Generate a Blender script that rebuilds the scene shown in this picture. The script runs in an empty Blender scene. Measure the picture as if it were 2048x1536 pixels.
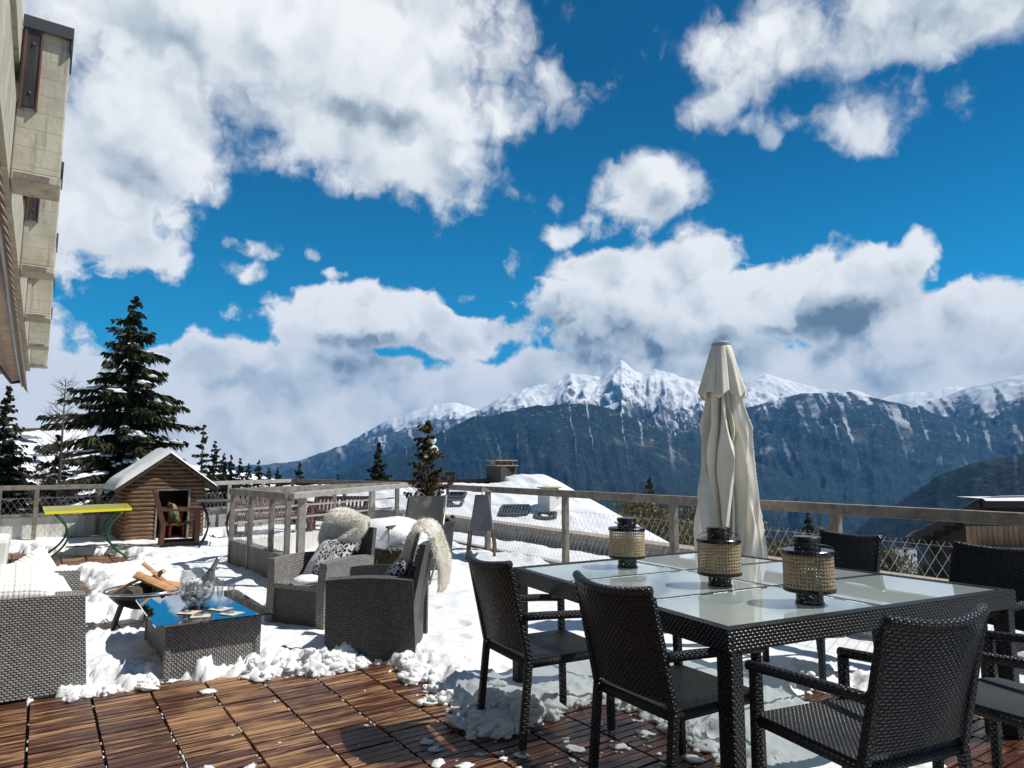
import bpy, bmesh, math, random
import numpy as np
from mathutils import Vector, Matrix
random.seed(7)
sc = bpy.context.scene
COL = sc.collection
R_ = math.radians
# ---------------------------------------------------------------- camera and layout helpers
FOC, PCX, PCY, HOR, EYE = 1365., 1024., 768., 933., 1.4
PITCH = math.atan((HOR - PCY) / FOC)
YAW = math.atan(943 / (FOC / math.cos(PITCH)))
CF = Vector((math.sin(YAW) * math.cos(PITCH), math.cos(YAW) * math.cos(PITCH), math.sin(PITCH)))
CR = Vector((math.cos(YAW), -math.sin(YAW), 0))
CU = CR.cross(CF)
CP = Vector((0, 0, EYE))

def ray(x, y):
    return CF * FOC + CR * (x - PCX) - CU * (y - PCY)

def at(x, y, z=0.):
    """layout: the point at height z seen at photo position x, y"""
    d = ray(x, y)
    return CP + d * ((z - EYE) / d.z)

def far(x, y, depth):
    """layout: the point seen at photo position x, y, at that distance ahead"""
    return CP + ray(x, y) * (depth / FOC)

# ---------------------------------------------------------------- mesh builder
class MB:
    def __init__(s):
        s.v, s.f, s.uv, s.m, s.a = [], [], [], [], []
        s.cur = 0; s.att = 0.
    def vert(s, p):
        s.v.append((p[0], p[1], p[2])); return len(s.v) - 1
    def face(s, ids, uv=None):
        s.f.append(tuple(ids)); s.uv.append(uv); s.m.append(s.cur); s.a.append(s.att)
    def quad(s, *ps, uv=None):
        i = len(s.v); s.v += [tuple(p) for p in ps]; s.face(range(i, i + len(ps)), uv)
    def box(s, c, size, mat=None, taper=1., skip=()):
        x, y, z = size[0] / 2, size[1] / 2, size[2] / 2
        P = []
        for dz in (-1, 1):
            k = taper if dz > 0 else 1.
            for dx, dy in ((-1, -1), (1, -1), (1, 1), (-1, 1)):
                p = Vector((dx * x * k, dy * y * k, dz * z))
                if mat is not None: p = mat @ p
                P.append((p[0] + c[0], p[1] + c[1], p[2] + c[2]))
        i = len(s.v); s.v += P
        for n, q in enumerate(((3, 2, 1, 0), (4, 5, 6, 7), (0, 1, 5, 4), (1, 2, 6, 5), (2, 3, 7, 6), (3, 0, 4, 7))):
            if n not in skip: s.face([i + k for k in q])
    def bounds(s, a, b, **k):
        s.box([(a[i] + b[i]) / 2 for i in range(3)], [abs(b[i] - a[i]) for i in range(3)], **k)
    def beam(s, p, q, w, h, up=(0, 0, 1), w2=None, h2=None):
        """box along p-q, w wide sideways and h along up"""
        p, q = Vector(p), Vector(q); d = (q - p); L = d.length; d.normalize()
        up = Vector(up); sd = d.cross(up)
        if sd.length < 1e-4: sd = d.cross(Vector((0, 1, 0)))
        sd.normalize(); u = sd.cross(d)
        w2 = w if w2 is None else w2; h2 = h if h2 is None else h2
        P = []
        for c, ww, hh in ((p, w, h), (q, w2, h2)):
            for a, b in ((-1, -1), (1, -1), (1, 1), (-1, 1)):
                P.append(tuple(c + sd * (a * ww / 2) + u * (b * hh / 2)))
        i = len(s.v); s.v += P
        def U(k0, k1, wd): return [(0, 0), (wd, 0), (wd, L), (0, L)]
        s.face([i + k for k in (3, 2, 1, 0)]); s.face([i + k for k in (4, 5, 6, 7)])
        for k in range(4):
            a, b = k, (k + 1) % 4
            wd = w if k % 2 == 0 else h
            o = k * .37
            s.face((i + a, i + b, i + b + 4, i + a + 4), [(o, 0), (o + wd, 0), (o + wd, L), (o, L)])
    def tube(s, pts, r, n=8, caps=True, closed=False, squash=None):
        pts = [Vector(p) for p in pts]; N = len(pts)
        rs = r if isinstance(r, (list, tuple)) else [r] * N
        rings = []; prev = None; L = 0; Ls = []
        for k, p in enumerate(pts):
            if closed: t = pts[(k + 1) % N] - pts[k - 1]
            elif k == 0: t = pts[1] - p
            elif k == N - 1: t = p - pts[k - 1]
            else: t = (pts[k + 1] - p).normalized() + (p - pts[k - 1]).normalized()
            if t.length < 1e-9: t = Vector((0, 0, 1))
            t.normalize()
            if prev is None:
                a = Vector((0, 0, 1)) if abs(t.z) < .9 else Vector((1, 0, 0))
                u = t.cross(a).normalized()
            else:
                u = prev - t * prev.dot(t)
                u = u.normalized() if u.length > 1e-6 else t.orthogonal().normalized()
            prev = u; w = t.cross(u)
            if k: L += (p - pts[k - 1]).length
            Ls.append(L)
            i = len(s.v)
            for j in range(n):
                an = 2 * math.pi * j / n
                q = p + (u * math.cos(an) + w * math.sin(an)) * rs[k]
                s.v.append(tuple(q))
            rings.append(i)
        M = N if closed else N - 1
        for k in range(M):
            a, b = rings[k], rings[(k + 1) % N]
            rr = max(rs[k], 1e-4)
            for j in range(n):
                j2 = (j + 1) % n
                c0, c1 = 2 * math.pi * rr * j / n, 2 * math.pi * rr * (j + 1) / n
                l0, l1 = Ls[k], Ls[(k + 1) % N] if k + 1 < N else L + .05
                s.face((a + j, a + j2, b + j2, b + j), [(c0, l0), (c1, l0), (c1, l1), (c0, l1)])
        if caps and not closed:
            s.face([rings[0] + j for j in range(n - 1, -1, -1)]); s.face([rings[-1] + j for j in range(n)])
    def lathe(s, prof, n=24, c=(0, 0, 0), fold=None, close=False):
        rings = []
        for k, (r, z) in enumerate(prof):
            i = len(s.v)
            for j in range(n):
                an = 2 * math.pi * j / n
                rr = r * (fold(an, k, z) if fold else 1)
                s.v.append((c[0] + rr * math.cos(an), c[1] + rr * math.sin(an), c[2] + z))
            rings.append(i)
        for k in range(len(prof) - 1):
            a, b = rings[k], rings[k + 1]
            ra = max(prof[k][0], prof[k + 1][0])
            for j in range(n):
                j2 = (j + 1) % n
                u0, u1 = 2 * math.pi * ra * j / n, 2 * math.pi * ra * (j + 1) / n
                s.face((a + j, a + j2, b + j2, b + j), [(u0, prof[k][1]), (u1, prof[k][1]), (u1, prof[k + 1][1]), (u0, prof[k + 1][1])])
        if close:
            s.face([rings[0] + j for j in range(n - 1, -1, -1)]); s.face([rings[-1] + j for j in range(n)])
    def grid(s, fn, nu, nv, uvs=(1, 1), wrap=False):
        i = len(s.v)
        for a in range(nu + 1):
            for b in range(nv + 1):
                s.v.append(tuple(fn(a / nu, b / nv)))
        for a in range(nu):
            for b in range(nv):
                q = i + a * (nv + 1) + b
                s.face((q, q + nv + 1, q + nv + 2, q + 1), [(a / nu * uvs[0], b / nv * uvs[1]), ((a + 1) / nu * uvs[0], b / nv * uvs[1]), ((a + 1) / nu * uvs[0], (b + 1) / nv * uvs[1]), (a / nu * uvs[0], (b + 1) / nv * uvs[1])])
    def slab(s, fn, nu, nv, th, uvs=(1, 1)):
        """a curved panel of thickness th(along its normal) over fn(u,v)"""
        def nrm(u, v):
            e = 1e-3
            a = Vector(fn(min(u + e, 1), v)) - Vector(fn(max(u - e, 0), v)); b = Vector(fn(u, min(v + e, 1))) - Vector(fn(u, max(v - e, 0)))
            return a.cross(b).normalized()
        top = lambda u, v: Vector(fn(u, v)) + nrm(u, v) * th / 2
        bot = lambda u, v: Vector(fn(u, 1 - v)) - nrm(u, 1 - v) * th / 2
        s.grid(top, nu, nv, uvs); s.grid(bot, nu, nv, uvs)
        def edge(f, n, ax):
            for k in range(n):
                a, b = k / n, (k + 1) / n
                pa, pb = f(a), f(b)
                na, nb = nrm(*pa), nrm(*pb)
                A, B = Vector(fn(*pa)), Vector(fn(*pb))
                s.quad(A - na * th / 2, B - nb * th / 2, B + nb * th / 2, A + na * th / 2, uv=[(0, a * uvs[ax]), (0, b * uvs[ax]), (th, b * uvs[ax]), (th, a * uvs[ax])])
        edge(lambda t: (t, 0), nu, 0); edge(lambda t: (1 - t, 1), nu, 0)
        edge(lambda t: (0, 1 - t), nv, 1); edge(lambda t: (1, t), nv, 1)
    def blob(s, c, r, n=10, m=7, jit=.15, sq=(1, 1, 1), seed=0, mat=None):
        rd = random.Random(seed); i = len(s.v); ph = [rd.uniform(0, 6.28) for _ in range(6)]
        for a in range(m + 1):
            th = math.pi * a / m
            for b in range(n):
                an = 2 * math.pi * b / n
                d = Vector((math.sin(th) * math.cos(an), math.sin(th) * math.sin(an), math.cos(th)))
                k = 1 + jit * (math.sin(3 * d.x * 2 + ph[0]) * math.sin(3 * d.y * 2 + ph[1]) + .6 * math.sin(7 * d.z + ph[2] + 5 * d.x) + rd.uniform(-.4, .4) * (0 < a < m))
                p = Vector((d.x * sq[0], d.y * sq[1], d.z * sq[2])) * (r * k)
                if mat is not None: p = mat @ p
                s.v.append((c[0] + p.x, c[1] + p.y, c[2] + p.z))
        for a in range(m):
            for b in range(n):
                b2 = (b + 1) % n
                s.face((i + a * n + b, i + (a + 1) * n + b, i + (a + 1) * n + b2, i + a * n + b2))
    def mesh(s, name, mats, smooth=False):
        me = bpy.data.meshes.new(name)
        me.from_pydata(s.v, [], s.f)
        uvl = me.uv_layers.new(name='UVMap')
        V = s.v; out = []
        for f, uv in zip(s.f, s.uv):
            if uv is not None: out += [c for q in uv for c in q]; continue
            a, b, c = V[f[0]], V[f[1]], V[f[2]]
            e1 = (b[0] - a[0], b[1] - a[1], b[2] - a[2]); e2 = (c[0] - a[0], c[1] - a[1], c[2] - a[2])
            n = (abs(e1[1] * e2[2] - e1[2] * e2[1]), abs(e1[2] * e2[0] - e1[0] * e2[2]), abs(e1[0] * e2[1] - e1[1] * e2[0]))
            if n[2] >= n[0] and n[2] >= n[1]: ia, ib = 0, 1
            elif n[0] >= n[1]: ia, ib = 1, 2
            else: ia, ib = 0, 2
            for k in f: out += [V[k][ia], V[k][ib]]
        uvl.data.foreach_set('uv', out)
        at_ = me.attributes.new('rnd', 'FLOAT', 'FACE'); at_.data.foreach_set('value', s.a)
        for m in (mats if isinstance(mats, (list, tuple)) else [mats]): me.materials.append(m)
        me.polygons.foreach_set('material_index', s.m)
        if smooth: me.polygons.foreach_set('use_smooth', [True] * len(s.f))
        me.update()
        return me
    def build(s, name, mats, parent=None, smooth=False, bevel=0, loc=(0, 0, 0), rz=0, auto=None, sub=0):
        o = bpy.data.objects.new(name, s.mesh(name, mats, smooth)); COL.objects.link(o)
        if parent is not None: o.parent = parent
        o.location = loc; o.rotation_euler = (0, 0, rz)
        if bevel:
            b = o.modifiers.new('bevel', 'BEVEL'); b.width = bevel; b.segments = 2; b.limit_method = 'ANGLE'; b.angle_limit = R_(40)
        if sub:
            b = o.modifiers.new('sub', 'SUBSURF'); b.levels = b.render_levels = sub
        return o

def tag(o, label=None, cat=None, group=None, kind=None):
    for k, x in (('label', label), ('category', cat), ('group', group), ('kind', kind)):
        if x: o[k] = x
    return o

def thing(name, label, cat, loc=(0, 0, 0), rz=0, group=None):
    o = bpy.data.objects.new(name, None); COL.objects.link(o)
    o.location = loc; o.rotation_euler = (0, 0, rz)
    return tag(o, label, cat, group)

def dup(root, loc, rz=0, label=None, scale=None):
    r = root.copy(); COL.objects.link(r); r.location = loc; r.rotation_euler = (0, 0, rz)
    if label: r['label'] = label
    if scale: r.scale = (scale, scale, scale)
    for ch in list(root.children):
        c = ch.copy(); COL.objects.link(c); c.parent = r
        for g in list(ch.children):
            d = g.copy(); COL.objects.link(d); d.parent = c
    return r

# ---------------------------------------------------------------- node helper
class NT:
    def __init__(s, tree): s.t = tree; s.n = tree.nodes; s.l = tree.links
    def new(s, typ, ins=None, **props):
        n = s.n.new(typ)
        for k, x in props.items(): setattr(n, k, x)
        for k, x in (ins or {}).items(): s.set(n.inputs[k], x)
        return n
    def set(s, sock, x):
        if isinstance(x, bpy.types.NodeSocket): s.l.new(x, sock)
        elif isinstance(x, bpy.types.Node): s.l.new(x.outputs[0], sock)
        else: sock.default_value = x
    def math(s, op, a, b=0., c=0., clamp=False):
        n = s.n.new('ShaderNodeMath'); n.operation = op; n.use_clamp = clamp
        s.set(n.inputs[0], a); s.set(n.inputs[1], b); s.set(n.inputs[2], c); return n.outputs[0]
    def vmath(s, op, a, b=(0, 0, 0), c=(0, 0, 0)):
        n = s.n.new('ShaderNodeVectorMath'); n.operation = op
        s.set(n.inputs[0], a); s.set(n.inputs[1], b)
        if op == 'MULTIPLY_ADD': s.set(n.inputs[2], c)
        return n.outputs['Value'] if op in ('LENGTH', 'DOT_PRODUCT', 'DISTANCE') else n.outputs[0]
    def ramp(s, x, lo, hi, a=0., b=1., smooth=True):
        n = s.n.new('ShaderNodeMapRange'); n.interpolation_type = 'SMOOTHSTEP' if smooth else 'LINEAR'; n.clamp = True
        s.set(n.inputs[0], x)
        for k, q in enumerate((lo, hi, a, b)): s.set(n.inputs[k + 1], q)
        return n.outputs[0]
    def mix(s, f, a, b, mode='MIX'):
        n = s.n.new('ShaderNodeMix'); n.data_type = 'RGBA'; n.blend_type = mode
        s.set(n.inputs[0], f)
        for k, x in ((6, a), (7, b)):
            s.set(n.inputs[k], (x[0], x[1], x[2], 1) if isinstance(x, (tuple, list)) else x)
        return n.outputs[2]
    def noise(s, vec, scale, detail=4., rough=.5, dist=0., out=0, **k):
        n = s.n.new('ShaderNodeTexNoise')
        for a, b in k.items(): setattr(n, a, b)
        if vec is not None: s.set(n.inputs['Vector'], vec)
        for a, b in (('Scale', scale), ('Detail', detail), ('Roughness', rough), ('Distortion', dist)): s.set(n.inputs[a], b)
        return n.outputs[out]
    def coord(s, which='Object'):
        return s.n.new('ShaderNodeTexCoord').outputs[which]
    def scale(s, v, k):
        return s.vmath('MULTIPLY', v, k)
    def bump(s, h, strength=.5, dist=.01, normal=None):
        n = s.n.new('ShaderNodeBump'); s.set(n.inputs['Height'], h); n.inputs['Strength'].default_value = strength; n.inputs['Distance'].default_value = dist
        if normal is not None: s.set(n.inputs['Normal'], normal)
        return n.outputs[0]

def material(name, fn=None, color=(.5, .5, .5), rough=.6, metal=0., spec=.5):
    m = bpy.data.materials.new(name); m.use_nodes = True
    T = NT(m.node_tree); b = T.n['Principled BSDF']
    b.inputs['Base Color'].default_value = (*color, 1); b.inputs['Roughness'].default_value = rough
    b.inputs['Metallic'].default_value = metal; b.inputs['Specular IOR Level'].default_value = spec
    if fn: fn(T, b)
    return m
# ---------------------------------------------------------------- camera, sun, sky
cam = bpy.data.cameras.new('camera'); co = bpy.data.objects.new('camera', cam); COL.objects.link(co)
cam.sensor_width = 36; cam.lens = 36 * FOC / 2048; cam.clip_start = .05; cam.clip_end = 90000
co.matrix_world = Matrix(((CR.x, CU.x, -CF.x, 0), (CR.y, CU.y, -CF.y, 0), (CR.z, CU.z, -CF.z, EYE), (0, 0, 0, 1)))
sc.camera = co
sc.view_settings.view_transform = 'Standard'; sc.view_settings.look = 'None'; sc.view_settings.exposure = .2; sc.view_settings.gamma = 1
sc.cycles.use_denoising = True; sc.cycles.max_bounces = 8; sc.cycles.transparent_max_bounces = 24; sc.cycles.transmission_bounces = 8
sc.cycles.caustics_reflective = False; sc.cycles.caustics_refractive = False; sc.cycles.sample_clamp_indirect = 4.; sc.cycles.volume_bounces = 0
SUN = Vector((.62, -.37, 1)).normalized()
sl = bpy.data.lights.new('sun', 'SUN'); sl.energy = 4.8; sl.angle = R_(.5); sl.color = (1, .95, .87)
so = bpy.data.objects.new('sun', sl); COL.objects.link(so); so.rotation_euler = SUN.to_track_quat('Z', 'Y').to_euler()

def azel(x, y):
    d = ray(x, y).normalized(); return (math.atan2(d.x, d.y), math.asin(d.z))

world = bpy.data.worlds.new('World'); sc.world = world; world.use_nodes = True
W = NT(world.node_tree)
for n in list(W.n): W.n.remove(n)

# cloud masses: photo position of the mass, half sizes there, weight
BL = [(540, 40, 520, 240, 1.9), (290, 240, 190, 230, 1.6), (195, 410, 195, 150, 1.4), (760, 190, 300, 190, 1.7), (850, 330, 220, 100, 1.3), (40, 300, 150, 330, 1.7),
      (1075, 190, 100, 115, .95), (1040, 130, 130, 55, .7), (540, 300, 100, 60, .8),
      (1560, 90, 240, 135, 1.3), (1850, 20, 350, 130, 1.6), (1430, 225, 140, 75, .95), (1720, 220, 140, 90, 1.05), (1945, 205, 70, 65, .8), (1370, 245, 90, 45, .65), (1545, 290, 40, 40, .6),
      (1290, 390, 110, 90, 1.3), (1180, 455, 90, 45, 1.0), (1350, 470, 80, 60, 1.1),
      (1350, 540, 115, 105, 1.6), (1230, 560, 120, 80, 1.4), (1150, 640, 110, 75, 1.4), (1420, 620, 200, 95, 1.6), (1250, 660, 220, 75, 1.6), (1480, 560, 60, 50, .8),
      (1850, 495, 70, 75, 1.3), (1760, 560, 130, 85, 1.6), (1620, 580, 130, 90, 1.5), (1800, 640, 280, 80, 1.7), (1560, 650, 160, 60, 1.4), (1965, 660, 170, 75, 1.3), (2100, 640, 150, 80, 1.3), (1900, 540, 45, 60, .8),
      (720, 645, 150, 80, 1.6), (650, 615, 80, 60, 1.2), (850, 650, 90, 75, 1.2), (960, 665, 120, 50, 1.1), (960, 575, 45, 35, .6),
      (410, 735, 110, 50, 1.3), (340, 710, 60, 42, 1.1), (140, 670, 120, 80, .85), (120, 590, 80, 60, .7),
      (530, 488, 85, 36, .62), (625, 487, 75, 30, .62), (550, 537, 110, 34, .60), (668, 531, 65, 38, .64), (1048, 385, 75, 55, .66), (1140, 385, 60, 45, .6), (1250, 750, 500, 55, 1.5), (1800, 745, 420, 70, 1.5), (700, 775, 420, 55, 1.4), (180, 800, 330, 85, 1.4), (462, 410, 40, 26, .54)]
# cloud bases and bellies that the sun does not reach
DK = [(1110, 660, 80, 50, 1.15), (1190, 672, 110, 46, 1.2), (1300, 684, 130, 36, 1.05), (1400, 690, 100, 26, .8), (1580, 672, 100, 32, .8), (1690, 650, 110, 46, .66), (1780, 605, 90, 66, .62), (1720, 694, 220, 26, .6), (1900, 690, 160, 28, .6), (1460, 640, 90, 40, .4), (1500, 700, 500, 45, .3), (735, 700, 140, 34, .95), (600, 190, 280, 80, .5), (560, 60, 400, 80, .10), (1830, 45, 340, 95, .85), (1600, 60, 120, 80, .3), (1440, 250, 120, 45, .35),
      (220, 350, 160, 60, .5), (220, 520, 150, 40, .55), (900, 370, 170, 44, .5), (1960, 690, 200, 40, .5), (640, 890, 300, 40, .4), (800, 765, 160, 26, .2), (1300, 440, 120, 40, .45), (140, 690, 110, 60, .1), (1100, 245, 60, 60, .25)]

def blob_group(name, rows, thr):
    g = bpy.data.node_groups.new(name, 'ShaderNodeTree')
    g.interface.new_socket('P', in_out='INPUT', socket_type='NodeSocketVector')
    g.interface.new_socket('D', in_out='OUTPUT', socket_type='NodeSocketFloat')
    T = NT(g); gi = g.nodes.new('NodeGroupInput'); go = g.nodes.new('NodeGroupOutput')
    Q = gi.outputs[0]
    acc = None
    for (x, y, rx, ry, w) in rows:
        a, e = azel(x, y); a2, e2 = azel(x + rx, y); a3, e3 = azel(x, y - ry)
        ra = max(abs(a2 - a), .003) * 1.45; re = max(abs(e3 - e), .003) * 1.45
        d = T.vmath('LENGTH', T.vmath('MULTIPLY_ADD', Q, (1 / ra, 1 / re, 0), (-a / ra, -e / re, 0)))
        v = T.ramp(d, 1.2, 0., 0., w, smooth=True)
        acc = v if acc is None else T.math('SMOOTH_MAX', acc, v, .18)
    T.l.new(acc, go.inputs[0])
    return g
BG_ = blob_group('cloud_masses', BL, 0); DG_ = blob_group('cloud_bases', [(a, b, c * 1.3, d * 1.35, e) for a, b, c, d, e in DK], 0)
gen = W.coord('Generated')
nv = W.vmath('NORMALIZE', gen)
sp = W.n.new('ShaderNodeSeparateXYZ'); W.l.new(nv, sp.inputs[0])
az = W.math('ARCTAN2', sp.outputs[0], sp.outputs[1]); el = W.math('ARCSINE', sp.outputs[2])
cb = W.n.new('ShaderNodeCombineXYZ'); W.l.new(az, cb.inputs[0]); W.l.new(el, cb.inputs[1])
P = cb.outputs[0]
N2 = dict(noise_dimensions='2D')
warp = W.vmath('SUBTRACT', W.noise(P, 7., 2., .5, out=1, **N2), (.5, .5, .5))
Q = W.vmath('MULTIPLY_ADD', warp, (.10, .08, 0), P)
def grp(g, q):
    n = W.n.new('ShaderNodeGroup'); n.node_tree = g; W.set(n.inputs[0], q); return n.outputs[0]
small = W.vmath('MULTIPLY_ADD', W.vmath('SUBTRACT', W.noise(P, 26., 3., .55, out=1, **N2), (.5, .5, .5)), (.035, .035, 0), P)
def puffs(off, det):
    q = W.vmath('ADD', small, off) if off else small
    x = W.math('MULTIPLY', W.math('SUBTRACT', W.noise(q, 8., det, .6, **N2), .5), 1.5)
    vo = W.n.new('ShaderNodeTexVoronoi'); vo.feature = 'F1'; vo.voronoi_dimensions = '2D'; vo.normalize = True
    W.set(vo.inputs['Vector'], q); vo.inputs['Scale'].default_value = 17.; vo.inputs['Detail'].default_value = min(det, 3.); vo.inputs['Roughness'].default_value = .5
    return W.math('ADD', x, W.math('MULTIPLY', W.math('SUBTRACT', .40, vo.outputs['Distance']), .95))
acc = W.math('MAXIMUM', grp(BG_, Q), W.ramp(el, .185, .085, 0., 1.7))
acc2 = grp(BG_, W.vmath('ADD', Q, (.018, .055, 0)))
n0 = puffs(None, 8.)
qs = W.vmath('ADD', small, (.016, .034, 0))
lo0 = W.noise(small, 9., 1.5, .5, **N2); lo1 = W.noise(qs, 9., 1.5, .5, **N2)
fine = W.math('SUBTRACT', W.noise(small, 45., 4., .6, **N2), .5)
D = W.math('SUBTRACT', W.math('ADD', acc, n0), .55)
alpha = W.ramp(D, 0., W.ramp(el, .22, .50, .30, .80))
thick = W.ramp(D, .05, .9)
# shading: cloud above and to the right of a point stands between it and the sun
under = W.ramp(W.math('SUBTRACT', acc2, W.math('MULTIPLY', acc, .72)), -.05, .75)
roll = W.ramp(W.math('ADD', W.math('SUBTRACT', lo1, lo0), W.math('MULTIPLY', fine, -.06)), -.10, .26)
dark = grp(DG_, W.vmath('MULTIPLY_ADD', warp, (.045, .03, 0), small))
nb = puffs((.014, .030, 0), 4.)
curl = W.ramp(W.math('SUBTRACT', nb, W.math('MULTIPLY', n0, .85)), -.16, .40)
shade = W.math('MULTIPLY', thick, W.math('ADD', W.math('MULTIPLY', under, .16), W.math('MULTIPLY', roll, .40)))
shade = W.math('ADD', shade, W.math('MULTIPLY', dark, W.math('ADD', .46, W.math('ADD', W.math('MULTIPLY', W.math('ADD', roll, curl), .22), W.math('MULTIPLY', fine, .45)))))
shade = W.math('ADD', shade, W.math('MULTIPLY', W.math('MULTIPLY', curl, thick), W.math('MULTIPLY', W.ramp(el, .50, .20, .10, .34), W.ramp(el, .03, .16, .25, 1.))))
shade = W.math('SUBTRACT', W.math('ADD', shade, W.math('MULTIPLY', fine, -.10)), .12, clamp=True)
cr = W.n.new('ShaderNodeValToRGB'); W.l.new(shade, cr.inputs[0])
E_ = cr.color_ramp.elements
E_[0].position = 0.05; E_[0].color = (.93, .94, .95, 1)
E_[1].position = 1.; E_[1].color = (.15, .20, .25, 1)
for p_, c_ in ((.3, (.74, .78, .81)), (.55, (.50, .57, .63)), (.8, (.25, .31, .37))):
    e = E_.new(p_); e.color = (*c_, 1)
sky = W.n.new('ShaderNodeTexSky'); sky.sky_type = 'NISHITA'; sky.sun_disc = False
sky.sun_elevation = math.asin(SUN.z); sky.sun_rotation = math.atan2(SUN.x, SUN.y); sky.altitude = 1500; sky.air_density = 1.; sky.dust_density = .3; sky.ozone_density = 2.5
skc = W.mix(1., sky.outputs[0], W.mix(W.math('ADD', W.ramp(el, .12, .70), W.math('MULTIPLY', W.ramp(W.math('SUBTRACT', az, YAW), -.35, .65), W.ramp(el, .10, .45, 0., .38))), (.035, .98, 1.22), (.008, .56, .80)), 'MULTIPLY')
clv = W.n.new('ShaderNodeVectorMath'); clv.operation = 'SCALE'; W.l.new(cr.outputs[0], clv.inputs[0]); clv.inputs['Scale'].default_value = 10.9
bg = W.n.new('ShaderNodeBackground'); W.l.new(W.mix(alpha, skc, clv.outputs[0]), bg.inputs[0]); bg.inputs[1].default_value = .085
# the half of the sky behind the terrace's building and below the land is open blue
bg2 = W.n.new('ShaderNodeBackground'); W.l.new(skc, bg2.inputs[0]); bg2.inputs[1].default_value = .062
front = W.math('MULTIPLY', W.math('GREATER_THAN', el, -.06), W.math('LESS_THAN', W.math('ABSOLUTE', W.math('SUBTRACT', az, YAW)), 1.35))
mx = W.n.new('ShaderNodeMixShader'); W.l.new(front, mx.inputs[0]); W.l.new(bg2.outputs[0], mx.inputs[1]); W.l.new(bg.outputs[0], mx.inputs[2])
wo = W.n.new('ShaderNodeOutputWorld'); W.l.new(mx.outputs[0], wo.inputs[0])
world.cycles.sampling_method = 'MANUAL'; world.cycles.sample_map_resolution = 512
# ---------------------------------------------------------------- land: near slope, valley and mountains
class Noise2:
    def __init__(s, seed): s.g = np.random.RandomState(seed).rand(256, 256)
    def __call__(s, x, y):
        xi = np.floor(x).astype(int); yi = np.floor(y).astype(int); fx = x - xi; fy = y - yi
        fx = fx * fx * fx * (fx * (fx * 6 - 15) + 10); fy = fy * fy * fy * (fy * (fy * 6 - 15) + 10)
        g = s.g; a = g[xi % 256, yi % 256]; b = g[(xi + 1) % 256, yi % 256]; c = g[xi % 256, (yi + 1) % 256]; d = g[(xi + 1) % 256, (yi + 1) % 256]
        return (a * (1 - fx) + b * fx) * (1 - fy) + (c * (1 - fx) + d * fx) * fy
    def fbm(s, x, y, o=5, g=.5, ridge=False):
        t = 0; a = 1; w = 0
        for k in range(o):
            n = s(x + 17.3 * k, y - 9.1 * k)
            if ridge: n = 1 - np.abs(2 * n - 1)
            t = t + a * n; w += a; a *= g; x = x * 2.03; y = y * 2.03
        return t / w
N1, N2_ = Noise2(3), Noise2(11)

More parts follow.
